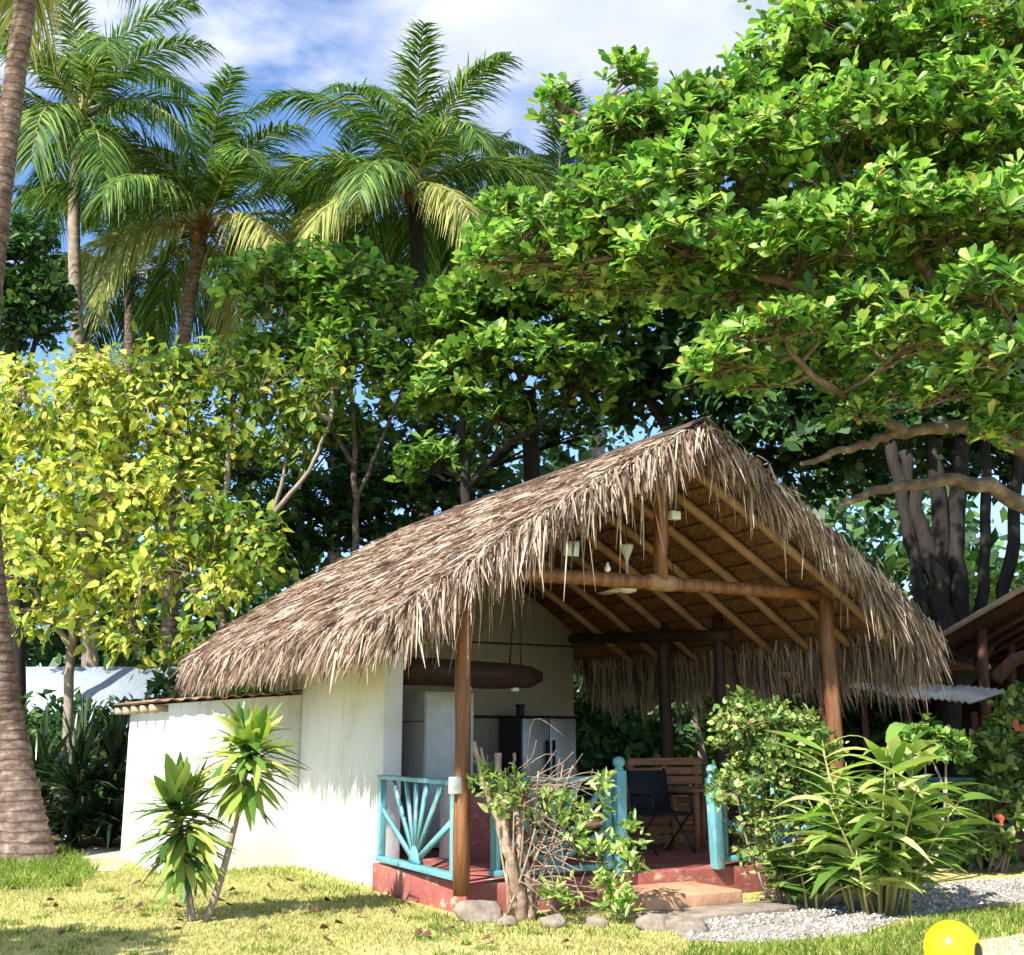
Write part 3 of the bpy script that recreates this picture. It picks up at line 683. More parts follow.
# floodlight on the tie beam
t = thing('floodlight', B(1.165, -.08, 3.28), 'square white floodlight clamped on the front tie beam', 'floodlight')
ax = nrm(-BV*1-ZV*.15-AV*.2); xx = nrm(np.cross(ax, ZV)); yy = np.cross(xx, ax); c = B(1.165, -.12, 3.45)
mb = MB(); mb.box(c-ax*.035, (xx, yy, ax), (.092, .088, .034)); mb.build('housing', M['blackmetal'], t, bevel=.008)
mb = MB(); mb.box(c+ax*.006, (xx, yy, ax), (.078, .075, .006)); mb.build('lens', M['glasslamp'], t)
mb = MB(); mb.tube([c-xx*.1-ax*.03, c-xx*.1-ax*.03-ZV*.12, c+xx*.1-ax*.03-ZV*.12, c+xx*.1-ax*.03], .010, 6); mb.tube([c-ax*.03-ZV*.12, B(1.165, -.03, 3.27)], .015, 6); mb.build('bracket', M['blackmetal'], t)
t = thing('bulb_lamp', B(1.62, -.06, 3.28), 'small bare bulb on a bent wire beside the floodlight', 'lamp')
mb = MB(); mb.tube([B(1.45, -.02, 3.27), B(1.5, -.06, 3.36), B(1.58, -.08, 3.33), B(1.62, -.08, 3.34)], .007, 6); mb.build('wire', M['blackmetal'], t)
mb = MB(); mb.lathe(B(1.63, -.08, 3.35), [(.014, 0), (.016, -.03), (.033, -.06), (.03, -.085), (.012, -.1)], 12); mb.build('bulb', M['whiteplastic'], t, smooth=True)
t = thing('security_lamp', B(2.42, -.09, 3.87), 'small white security lamp fixed to the king post', 'lamp')
mb = MB(); mb.box(B(2.5, -.09, 3.92), (AV, BV, ZV), (.06, .05, .045)); mb.build('housing', M['whiteplastic'], t, bevel=.01)
mb = MB(); mb.tube([B(2.45, -.05, 3.90), B(2.44, -.05, 3.8), B(2.5, -.05, 3.3)], .007, 6); mb.build('cable', M['blackmetal'], t)
# ceiling fan
fc = B(RA, .62, 0)
t = thing('ceiling_fan', fc+ZV*3.15, 'white ceiling fan hanging from the ridge behind the tie beam', 'ceiling fan')
mb = MB(); mb.tube([fc+ZV*3.70, fc+ZV*4.44], .008, 6); mb.build('hook', M['blackmetal'], t)
mb = MB(); mb.lathe(fc+ZV*3.46, [(.016, 0), (.018, .06), (.075, .2), (.078, .23), (.02, .235)], 18); mb.build('canopy', M['whiteplastic'], t, smooth=True)
mb = MB(); mb.tube([fc+ZV*3.25, fc+ZV*3.48], .013, 8); mb.build('downrod', M['whiteplastic'], t)
mb = MB(); mb.lathe(fc+ZV*3.15, [(.03, 0), (.10, .02), (.115, .06), (.10, .10), (.03, .115)], 20); mb.build('motor', M['whiteplastic'], t, smooth=True)
for k in range(3):
    an = R(-8+120*k); dr = np.array((math.cos(an), math.sin(an), 0)); sd_ = np.cross(ZV, dr)
    mb = MB(); mb.box(fc+ZV*3.21+dr*.38, (dr, nrm(sd_+ZV*.15), ZV), (.26, .055, .005)); mb.build('blade', M['whiteplastic'], t)
# pallet wood counter, chair, red table
t = thing('pallet_screen', B(3.85, 1.95, DECK), 'screen of horizontal reddish pallet boards behind the black chair', 'screen')
for i in range(9):
    z = DECK+.06+i*.115
    mb = MB(); mb.abox(3.28, 4.40, 1.93, 1.955, z, z+(.085 if i % 3 else .095)); mb.build('board', M['pallet'], t, bevel=.004)
for a in (3.34, 3.84, 4.34):
    mb = MB(); mb.abox(a-.035, a+.035, 1.958, 2.04, DECK, DECK+1.06); mb.build('upright', M['pallet'], t, bevel=.004)
t = thing('folding_chair', B(3.38, 1.5, DECK), 'black folding chair standing before the pallet board screen', 'chair')
def ch(a, b, z): return B(3.38+a, 1.42+b, DECK+z)
mb = MB(); mb.box(ch(0, .24, .70), (AV, nrm(ZV*1+BV*.18), np.cross(AV, nrm(ZV+BV*.18))), (.27, .23, .012)); mb.build('backrest', M['black'], t)
mb = MB(); mb.box(ch(0, 0, .45), (AV, BV, ZV), (.26, .22, .015)); mb.build('seat', M['black'], t)
for sx in (-1, 1):
    mb = MB(); mb.tube([ch(.27*sx, -.24, 0.01), ch(.27*sx, .2, .5), ch(.27*sx, .31, .95)], .013, 8); mb.build('leg', M['blackmetal'], t)
    mb = MB(); mb.tube([ch(.25*sx, .28, 0.01), ch(.25*sx, -.2, .46)], .013, 8); mb.build('leg', M['blackmetal'], t)
    mb = MB(); mb.tube([ch(.27*sx, .24, .66), ch(.28*sx, -.18, .66), ch(.27*sx, -.2, .45)], .014, 8); mb.build('armrest', M['blackmetal'], t)
t = thing('pallet_table', B(3.9, 1.2, DECK), 'low dark wood table with open slats right of the black chair', 'table')
mb = MB(); mb.abox(3.78, 4.28, 1.3, 1.8, DECK+.68, DECK+.72); mb.build('tabletop', M['pallet'], t, bevel=.005)
for a in (3.82, 4.24):
    for b in (1.34, 1.76):
        mb = MB(); mb.abox(a-.03, a+.03, b-.03, b+.03, DECK, DECK+.678); mb.build('leg', M['pallet'], t)
t = thing('red_table', B(2.35, 3.0, DECK), 'round red plastic table behind the pruned shrub', 'table')
mb = MB(); mb.lathe(B(2.3, 2.7, DECK+.82), [(.30, -.03), (.42, -.02), (.43, .0), (.42, .025), (.2, .03)], 28); mb.build('tabletop', M['redplastic'], t, smooth=True)
mb = MB(); mb.tube([B(2.3, 2.7, DECK), B(2.3, 2.7, DECK+.8)], .05, 10); mb.build('pedestal', M['redplastic'], t)
mb = MB(); mb.lathe(B(2.3, 2.7, DECK), [(.28, 0), (.27, .025), (.06, .05)], 24); mb.build('base', M['redplastic'], t)
t = thing('bar_counter', B(1.5, 1.5, DECK), 'dark red low counter with white end board behind the railing', 'counter')
mb = MB(); mb.abox(1.02, 1.9, 1.9, 2.3, DECK, DECK+.72); mb.build('body', M['red'], t, bevel=.008)
mb = MB(); mb.abox(.94, 1.0, 1.88, 2.32, DECK, DECK+.80); mb.build('end_board', M['whiteware'], t, bevel=.006)
mb = MB(); mb.abox(1.0, 1.94, 1.86, 2.34, DECK+.722, DECK+.76); mb.build('countertop', M['darkwood'], t, bevel=.005)

# ------------------------------------------------------------------ annex
t = thing('storage_annex', B(-.6, 5.9, 0), 'low white flat roofed annex joined to the left side of the hut', 'annex')
mb = MB()
poly = [B(-1.5, 4.88, -.05), B(.197, 4.88, -.05), B(.197, 4.88, 2.14), B(-1.5, 4.88, 2.0)]
mb.prism(poly, BV*2.2); mb.build('wall', M['white'], t, bevel=.01)
mb = MB(); prf = []
for i in range(36):
    a = -1.72+i*(1.97/35); prf.append((a, 2.035+(a+1.5)*.08+.018*math.sin(i*1.9)))
vs = [B(a, b, z) for b in (4.80, 7.2) for a, z in prf]+[B(a, b, z+.012) for b in (4.80, 7.2) for a, z in prf]
m_ = 36
mb.add(vs, [(i, i+1, m_+i+1, m_+i) for i in range(35)]+[(2*m_+i, 3*m_+i, 3*m_+i+1, 2*m_+i+1) for i in range(35)]+[(i, 2*m_+i, 2*m_+i+1, i+1) for i in range(35)]+[(0, m_, 3*m_, 2*m_), (m_-1, 3*m_-1, 4*m_-1, 2*m_-1)]+[(m_+i, m_+i+1, 3*m_+i+1, 3*m_+i) for i in range(35)])
mb.build('roof', M['rust'], t)
for b in (5.0, 5.5, 6.0, 6.5, 7.0):
    mb = MB(); mb.abox(-1.72, -1.51, b-.035, b+.035, 1.90, 1.985); mb.build('rafter_tail', M['fascia'], t)

# ------------------------------------------------------------------ trees: helpers
def unit(n, zmin=-1.0):
    v = nrm(RG.normal(0, 1, (n, 3))); v[:, 2] = np.where(v[:, 2] < zmin, -v[:, 2]*.6, v[:, 2]); return nrm(v)
def lobe_points(c, r, n, inner=.45, zmin=-.55):
    v = unit(n, zmin); k = RG.uniform(inner**3, 1, n)**(1/3.)
    ph = RG.uniform(0, 6.28, 3)
    k = k*(1+.22*np.sin(v[:, 0]*5+ph[0])*np.sin(v[:, 1]*5+ph[1])+.12*np.sin(v[:, 2]*9+ph[2]))
    return np.asarray(c)+v*k[:, None]*np.asarray(r), v
def rosettes(mb, pos, axis, nl, L, Wd, th0, th1, kind, fold=.12, curl=.1, jit=.03, droop=0):
    N = len(pos); ax = np.repeat(nrm(axis), nl, 0); p = np.repeat(pos, nl, 0); M_ = N*nl
    x = nrm(np.cross(ax, RG.normal(0, 1, (M_, 3)))); th = RG.uniform(th0, th1, M_)
    d = nrm(ax*np.cos(th)[:, None]+x*np.sin(th)[:, None]-ZV*droop)
    side = nrm(np.cross(d, ax)+RG.normal(0, .18, (M_, 3))); side = nrm(side-d*np.sum(side*d, 1, keepdims=True))
    s_ = RG.uniform(.42, 1.2, M_)
    mb.leaves(p+RG.normal(0, jit, (M_, 3)), d, side, L*s_, Wd*s_*RG.uniform(.85, 1.15, M_), kind, fold, curl)
def smooth_path(pts, n=5):
    pts = np.asarray(pts, float)
    if len(pts) < 3: return np.linspace(pts[0], pts[-1], n)
    out = []; P = np.vstack([2*pts[0]-pts[1], pts, 2*pts[-1]-pts[-2]])
    for i in range(1, len(P)-2):
        for k in range(n):
            t = k/n
            out.append(.5*((2*P[i])+(-P[i-1]+P[i+1])*t+(2*P[i-1]-5*P[i]+4*P[i+1]-P[i+2])*t*t+(-P[i-1]+3*P[i]-3*P[i+1]+P[i+2])*t**3))
    out.append(P[-2]); return np.array(out)
def tree(name, label, cat, trunks, lobes, leaf, mats, group=None, twig_r=.012, sub=10, limb_r=.05):
    """trunks: list of (points, r0, r1); lobes: (centre, radii, clusters)"""
    t = thing(name, (trunks[0][0][0][0], trunks[0][0][0][1], 0), label, cat, group)
    mb = MB(); allp = []
    for pts, r0, r1 in trunks:
        sp = smooth_path(pts, 6); m = len(sp)
        sp[1:-1] += RG.normal(0, r0*.18, (m-2, 3))
        mb.tube(sp, np.linspace(r0, r1, m), 9, .05); allp.append(sp)
    allp = np.concatenate(allp)
    ml = MB()
    for c, r, n in lobes:
        c = np.asarray(c); pos, v = lobe_points(c, r, n, leaf.get('inner', .45), leaf.get('zmin', -.55))
        i = np.argmin(np.linalg.norm(allp-c, axis=1)+.6*np.maximum(0, allp[:, 2]-c[2])); a0 = allp[i]
        mid = (a0+c)/2+RG.normal(0, .12, 3)*np.linalg.norm(c-a0)*.5
        sp = smooth_path([a0, mid, c], 5); mb.tube(sp, np.linspace(limb_r, limb_r*.45, len(sp)), 6, .06)
        subs = pos[RG.choice(n, min(sub, n), replace=False)]
        nodes = [c]
        for q in subs:
            m_ = (c+q)/2+RG.normal(0, .06, 3)*np.linalg.norm(q-c)
            b0 = sp[RG.integers(len(sp)//2, len(sp))]
            mb.tube([b0, m_, c+(q-c)*.93], [twig_r*1.5, twig_r*1.1, twig_r*.6], 4)
            nodes += [m_, (m_+q)/2]
        nodes = np.array(nodes)
        dd = np.linalg.norm(pos[:, None]-nodes[None], axis=2); near = nodes[np.argmin(dd, 1)]
        if leaf.get('twigs', True): mb.sticks(near, pos, twig_r*.7, twig_r*.35)
        axis = v*leaf.get('out', .6)+ZV*leaf.get('up', .6)+RG.normal(0, .25, (n, 3))
        rosettes(ml, pos, axis, leaf['n'], leaf['L'], leaf['W'], leaf.get('th0', .5), leaf.get('th1', 1.5), leaf['kind'], leaf.get('fold', .1), leaf.get('curl', .1), leaf.get('jit', .03), leaf.get('droop', 0))
    mb.build('trunk', mats[0], t, smooth=True); ml.build('crown', mats[1], t)
    return t
def lob(px, py, Y, r, n, sq=.6): return (W(px, py, Y), np.array((r, r, r*sq)), n)
def grow(lobes, k, sq=1.0, rr=1.0): return [(c, np.asarray(r)*np.array((rr, rr, rr*sq)), int(n*k)) for c, r, n in lobes]

# ------------------------------------------------------------------ the big almond tree on the right
almond = dict(n=9, L=.185, W=.088, kind='obovate', th0=.55, th1=1.45, out=.45, up=.75, inner=.3, zmin=-.45, fold=.05, curl=.12, jit=.015)
base = np.array((7.0, 13.6, 0)); K = W(1075, 545, 13.4)
tr = [([base, base+(-.15, -.1, 1.6), K], .42, .34),
      ([K, W(1000, 492, 13.0), W(930, 482, 12.6), W(870, 494, 12.3), W(838, 506, 12.1)], .15, .03),
      ([K, W(1030, 460, 13.1), W(975, 430, 12.6), W(905, 432, 12.2), W(850, 448, 12.0), W(800, 464, 11.8)], .15, .03),
      ([K, W(1035, 420, 12.8), W(985, 375, 12.2), W(900, 330, 11.8), W(830, 300, 11.6), W(740, 272, 11.6), W(620, 258, 11.8), W(500, 272, 12.0)], .17, .02),
      ([K, W(1050, 360, 12.7), W(990, 250, 12.2), W(880, 150, 12.0), W(760, 80, 12.2)], .18, .04),
      ([W(985, 375, 12.2), W(940, 300, 11.4), W(900, 230, 11.0), W(850, 190, 10.8)], .09, .03),
      ([W(905, 432, 12.2), W(840, 395, 11.5), W(795, 358, 11.2), W(782, 325, 11.1)], .075, .02),
      ([W(975, 430, 12.6), W(1000, 380, 11.6), W(1010, 330, 11.0), W(990, 290, 10.7)], .08, .03),
      ([W(990, 250, 12.2), W(1020, 130, 11.8), W(1040, 20, 11.6)], .09, .03),
      ([W(830, 300, 11.6), W(740, 215, 11.8), W(660, 150, 12.2), W(590, 120, 12.5)], .06, .015)]
lb = [lob(545, 262, 12, .75, 75, .5), lob(620, 225, 11.8, .8, 100, .5), lob(690, 255, 11.4, .75, 90, .45), lob(618, 135, 12.4, .5, 50, .55), lob(655, 150, 12.2, .8, 100, .55),
      lob(725, 128, 12.3, .8, 110, .55), lob(740, 185, 11.5, .95, 140, .5), lob(815, 62, 12.2, .85, 120, .55), lob(830, 150, 11.4, 1.0, 150, .5), lob(890, 50, 11.8, 1.1, 160, .55),
      lob(930, 135, 11.2, 1.0, 150, .5), lob(990, 60, 11.4, 1.1, 160, .55), lob(1010, 160, 11.0, .9, 120, .5), lob(870, 230, 11.0, .85, 100, .45), lob(960, 235, 10.8, .8, 90, .45),
      lob(800, 262, 11.2, .8, 90, .4), lob(775, 335, 11.0, .55, 45, .35), lob(720, 372, 11.2, .42, 28, .35), lob(860, 310, 11.0, .5, 36, .4), lob(905, 345, 10.8, .6, 45, .4), lob(985, 300, 10.6, .6, 52, .45),
      lob(1005, 365, 10.6, .55, 42, .45), lob(950, 398, 11.0, .35, 18, .4), lob(860, 420, 11.6, .28, 9, .5), lob(1015, 440, 11.2, .4, 20, .5), lob(1080, 250, 11, 1.1, 110, .6), lob(1110, 90, 11.6, 1.2, 120, .6),
      lob(900, -40, 12.2, 1.2, 120, .6), lob(830, -30, 12.6, .9, 60, .6), lob(1050, -50, 11.8, 1.2, 100, .6), lob(500, 262, 12.1, .35, 24, .5), lob(555, 105, 12.8, .3, 12, .6), lob(625, 78, 12.8, .3, 16, .6)]
lb = [(c_, r_*np.array((1.08, 1.08, 1.25)), int(n_*1.65)) for c_, r_, n_ in lb]+[lob(520, 225, 12.1, .5, 60, .6), lob(650, 200, 12.4, .8, 120, .6), lob(590, 285, 12.2, .6, 60, .4), lob(700, 150, 12.5, .9, 150, .6), lob(780, 120, 12.8, 1.1, 170, .6), lob(850, 100, 12.6, 1.1, 170, .6), lob(930, 190, 12.2, 1.0, 140, .6), lob(730, 300, 12.0, .6, 70, .45), lob(660, 290, 12.0, .55, 60, .4), lob(1020, 250, 11.9, .9, 120, .6), lob(830, 370, 11.8, .5, 40, .5), lob(880, 400, 11.6, .45, 30, .5), lob(1000, 420, 11.4, .4, 24, .5), lob(760, 385, 11.6, .35, 20, .5)]
tr = [(p_, r0_*.78, r1_*.8) for p_, r0_, r1_ in tr]
tree('almond_tree', 'big spreading almond tree with broad glossy leaves overhanging the roof from the right', 'tree', tr, lb, almond, (M['bark_almond'], M['almond']), twig_r=.010, sub=8, limb_r=.026)

# ------------------------------------------------------------------ trees behind the hut
dense = dict(n=9, L=.30, W=.15, kind='diamond', th0=.5, th1=1.6, out=.7, up=.5, inner=.4, zmin=-.7, jit=.10, twigs=False)
def P3(*q): return [W(*x) for x in q]
def gnd(px, Y): p = W(px, 800, Y); p[2] = 0; return p
tree('shade_tree', 'dense dark green tree rising right behind the thatch ridge', 'tree',
     [([gnd(800, 20), W(760, 600, 20), W(690, 420, 20)], .22, .12), ([W(690, 500, 20), W(760, 400, 20.5), W(820, 340, 20.5)], .1, .05), ([W(690, 470, 20), W(640, 380, 20), W(620, 300, 20)], .09, .04)],
     [lob(640, 300, 19.5, 1.5, 230), lob(680, 380, 20, 1.5, 220), lob(760, 340, 20, 1.8, 300), lob(760, 430, 20, 1.5, 200), lob(850, 380, 20.5, 1.7, 240), lob(840, 470, 21, 1.4, 120, .5), lob(700, 270, 20.5, 1.6, 220), lob(860, 270, 21, 1.9, 260), lob(600, 390, 20.5, 1.1, 110)],
     dense, (M['bark_dark_shaded'], M['darkgreen']), twig_r=.02, sub=5)
tree('shade_tree', 'dark green tree far right behind the neighbouring roof', 'tree',
     [([gnd(1060, 22), W(1055, 560, 22), W(1040, 400, 22)], .2, .12), ([W(1055, 500, 22), W(960, 420, 22)], .1, .05)],
     [lob(960, 400, 22, 1.9, 260), lob(1040, 420, 22, 1.8, 220), lob(900, 330, 22, 1.8, 240), lob(990, 300, 22, 2.0, 260), lob(1080, 330, 22, 2.0, 200), lob(1020, 470, 22, 1.2, 80, .5)],
     dense, (M['bark_dark_shaded'], M['darkgreen']), twig_r=.02, sub=5)
# multi stemmed fig right, its shade painted into the dark bark
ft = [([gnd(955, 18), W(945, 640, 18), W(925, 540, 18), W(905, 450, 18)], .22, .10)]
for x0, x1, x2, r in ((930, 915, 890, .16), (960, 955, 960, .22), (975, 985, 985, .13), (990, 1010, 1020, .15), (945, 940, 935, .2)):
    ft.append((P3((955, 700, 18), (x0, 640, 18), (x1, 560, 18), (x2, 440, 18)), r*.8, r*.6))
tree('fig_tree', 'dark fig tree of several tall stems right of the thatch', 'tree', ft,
     [lob(905, 410, 18.4, 1.2, 120), lob(960, 400, 18.4, 1.2, 120), lob(1020, 400, 18, 1.2, 110), lob(930, 460, 18.6, .6, 26)], dense, (M['bark_dark_shaded'], M['darkgreen']), twig_r=.018, sub=5)
broad = dict(n=8, L=.25, W=.14, kind='obovate', th0=.5, th1=1.5, out=.45, up=.8, inner=.35, zmin=-.45, jit=.05, fold=.05)
tree('broadleaf_tree', 'green broadleaf tree in the middle under the coconut palms', 'tree',
     [([gnd(360, 19.5), W(358, 620, 19.5), W(356, 500, 19.5), W(352, 400, 19.6)], .075, .045), ([W(356, 500, 19.5), W(390, 420, 19.3), W(420, 340, 19.3)], .04, .02), ([W(356, 470, 19.5), W(310, 390, 19.5), W(290, 330, 19.4)], .04, .02)],
     grow([lob(300, 300, 19.4, 1.1, 110), lob(355, 305, 19.2, 1.05, 120), lob(450, 345, 19.2, 1.0, 110), lob(350, 360, 19.0, 1.0, 90), lob(410, 390, 19.2, .9, 70), lob(280, 370, 19.4, .9, 70), lob(330, 430, 19.8, .7, 34), lob(250, 290, 19.8, .7, 50)], 1.6, 1.25, 1.05),
     broad, (M['bark_almond'], M['green']), group='broadleaf trees behind the hut', twig_r=.016, sub=6)
tree('broadleaf_tree', 'green broadleaf tree with forked trunk just left of the ridge', 'tree',
     [([gnd(470, 18.6), W(468, 620, 18.6), W(466, 490, 18.6), W(462, 400, 18.6)], .12, .06), ([W(466, 490, 18.6), W(500, 450, 18.6), W(550, 420, 18.5)], .07, .04), ([W(466, 460, 18.6), W(520, 380, 18.4), W(560, 320, 18.3)], .06, .03)],
     grow([lob(490, 312, 18.4, .9, 100), lob(540, 300, 18.2, 1.1, 130), lob(600, 320, 18.2, .9, 90), lob(510, 365, 18.2, .9, 80), lob(580, 380, 18.4, .8, 50), lob(450, 390, 18.4, .8, 50), lob(500, 420, 18.8, .7, 28), lob(440, 470, 18.8, .7, 34), lob(630, 260, 18.4, .8, 80)], 1.6, 1.25, 1.05),
     broad, (M['bark_dark_shaded'], M['green']), group='broadleaf trees behind the hut', twig_r=.016, sub=6)
tree('broadleaf_tree', 'low dark green tree half hidden behind the left thatch slope', 'tree',
     [([gnd(300, 22), W(305, 600, 22), W(310, 520, 22)], .1, .05), ([W(308, 560, 22), W(400, 490, 22)], .06, .03)],
     grow([lob(320, 520, 21, 1.2, 90), lob(400, 500, 21.5, 1.3, 110), lob(260, 560, 21, 1.1, 80), lob(460, 500, 22, 1.1, 70), lob(370, 470, 22, 1.0, 60), lob(520, 440, 22.5, .8, 30), lob(250, 480, 22, 1.1, 70), lob(320, 440, 23, 1.2, 70), lob(430, 440, 23, 1.2, 70), lob(570, 440, 23, .9, 30), lob(370, 540, 21, 1.1, 70), lob(180, 500, 23, 1.2, 60)], 1.6, 1.25, 1.05),
     broad, (M['bark_dark_shaded'], M['darkgreen']), group='broadleaf trees behind the hut', twig_r=.016, sub=6)
tree('broadleaf_tree', 'dark green tree under the palms at the far left', 'tree',
     [([gnd(20, 24), W(15, 600, 24), W(5, 450, 24), W(20, 330, 24)], .16, .08), ([W(5, 450, 24), W(30, 360, 24), W(45, 300, 24)], .08, .04)],
     grow([lob(5, 250, 24, 1.1, 110), lob(30, 300, 24, .8, 70), lob(20, 335, 24, .9, 60), lob(-40, 300, 24, 1.8, 140), lob(-60, 420, 24, 1.8, 120), lob(-90, 330, 24.5, 1.4, 60)], 1.6, 1.25, 1.05),
     broad, (M['bark_dark_shaded'], M['darkgreen']), group='broadleaf trees behind the hut', twig_r=.016, sub=6)
# yellow trees at the left
yl = dict(n=7, L=.21, W=.115, kind='ovate', th0=.4, th1=1.8, out=.6, up=.2, inner=.2, zmin=-.9, jit=.10, droop=.55, fold=.06, curl=.2)
tree('yellow_tree', 'bright yellow leaved tree between the leaning palm and the thatch', 'tree',
     [([gnd(70, 18.5), W(72, 650, 18.5), W(100, 560, 18.4), W(120, 450, 18.4), W(125, 390, 18.4)], .085, .035), ([W(100, 560, 18.4), W(60, 480, 18.2), W(40, 410, 18.2)], .06, .025), ([W(100, 560, 18.4), W(160, 500, 18.2), W(175, 400, 18.2)], .06, .025), ([W(72, 650, 18.5), W(40, 600, 18.3), W(15, 560, 18.2)], .05, .02), ([W(90, 600, 18.4), W(150, 590, 17.8), W(210, 590, 17.6)], .05, .02)],
     grow([lob(60, 410, 18.2, .9, 80), lob(20, 440, 18.2, .8, 60), lob(110, 400, 18.2, .9, 80), lob(150, 420, 18.0, .9, 75), lob(60, 490, 18.0, .9, 75), lob(120, 500, 17.8, .9, 75), lob(170, 490, 17.8, .7, 45), lob(30, 560, 17.9, .8, 60), lob(100, 580, 17.7, .8, 60), lob(170, 570, 17.5, .7, 45),
      lob(70, 620, 17.9, .6, 20), lob(130, 640, 17.7, .5, 22), lob(5, 610, 18.0, .5, 16), lob(220, 590, 17.3, .5, 24), lob(-40, 480, 18.2, .9, 60), lob(200, 440, 18.4, .7, 40), lob(80, 540, 18.3, .9, 60), lob(0, 510, 18.4, .8, 50), lob(140, 460, 18.4, .8, 50), lob(200, 545, 18.2, .6, 36), lob(90, 445, 18.4, .8, 50), lob(95, 375, 18.3, .6, 40), lob(15, 385, 18.4, .6, 36)], .92, 1.34),
     yl, (M['bark_grey'], M['yellow']), group='yellow trees at the left', twig_r=.014, sub=6)
tree('yellow_tree', 'tall thin yellow green tree with pale bare stems above the thatch edge', 'tree',
     [([gnd(230, 18.3), W(222, 600, 18.3), W(225, 480, 18.3), W(245, 390, 18.3)], .09, .03), ([W(222, 590, 18.3), W(178, 480, 18.3), W(170, 390, 18.3)], .06, .025), ([W(222, 600, 18.3), W(270, 520, 18.2), W(310, 470, 18.0), W(330, 420, 18.0)], .06, .02), ([W(270, 520, 18.2), W(285, 470, 18.2), W(282, 430, 18.2)], .04, .015)],
     grow([lob(220, 375, 18.2, .8, 60), lob(170, 370, 18.4, .7, 48), lob(270, 390, 18.2, .7, 42), lob(310, 405, 18.0, .5, 26), lob(250, 540, 17.4, .6, 36), lob(210, 520, 17.5, .5, 24), lob(265, 565, 17.2, .45, 22), lob(200, 640, 17.3, .4, 14), lob(330, 370, 18.2, .5, 20), lob(230, 430, 18.3, .6, 30), lob(190, 460, 18.4, .6, 28), lob(290, 450, 18.3, .4, 14)], 1.1, 1.3),
     yl, (M['bark_grey'], M['yellowgreen']), group='yellow trees at the left', twig_r=.012, sub=6)
# a tree just out of the picture whose shade falls on the lawn at the lower left
tree('garden_tree', 'small green garden tree shading the lower left of the lawn', 'tree',
     [([np.array((-6.4, 6.9, 0)), np.array((-6.3, 6.9, 1.5)), np.array((-6.1, 6.9, 2.4))], .07, .04)],
     [(np.array((-6.0, 7.0, 2.9)), (.9, .9, .5), 70), (np.array((-5.4, 7.1, 3.1)), (.6, .6, .35), 40)], broad, (M['bark_grey'], M['green']), twig_r=.012, sub=6)

# ------------------------------------------------------------------ palms
def frond(t, base, az, e0, Lf, curve, lm, rmat, nl=112, leaf=1.0, wd=.04, hang=.4):
    seg = 16; pts = [np.asarray(base, float)]; h = np.array((math.cos(az), math.sin(az), 0)); tw = RG.uniform(-.25, .25)
    for i in range(seg):
        q = i/seg; e = e0-curve*q**1.35; h2 = h*math.cos(tw*q)+np.cross(ZV, h)*math.sin(tw*q)
        pts.append(pts[-1]+(h2*math.cos(e)+ZV*math.sin(e))*Lf/seg)
    pts = np.array(pts)
    mb = MB(); mb.tube(pts, np.linspace(.045, .007, seg+1), 5)
    fr = mb.build('frond', rmat, t)
    tt = np.linspace(.13, .995, nl); idx = tt*seg; i0 = np.minimum(idx.astype(int), seg-1); fr_ = (idx-i0)[:, None]
    c = pts[i0]*(1-fr_)+pts[i0+1]*fr_; T = nrm(pts[i0+1]-pts[i0])
    sd_ = nrm(np.cross(T, ZV)+1e-4); up = np.cross(sd_, T)
    ml = MB(); prof = np.sin(np.pi*(.12+.80*tt))**.75
    for sg in (-1, 1):
        fwd = .75+.55*tt[:, None]
        d = nrm(sd_*sg*1.0+T*fwd+up*RG.uniform(.0, .35, (nl, 1))+RG.normal(0, .07, (nl, 3)))
        side = nrm(np.cross(d, up)+RG.normal(0, .2, (nl, 3)))
        ml.ribbons(c+RG.normal(0, .02, (nl, 3)), d, side, leaf*prof*RG.uniform(.7, 1.12, nl), wd*RG.uniform(.8, 1.15, nl), hang*RG.uniform(.5, 1.3, nl), (.55, 1, .75, .08))
    ml.build('leaflets', lm, fr)
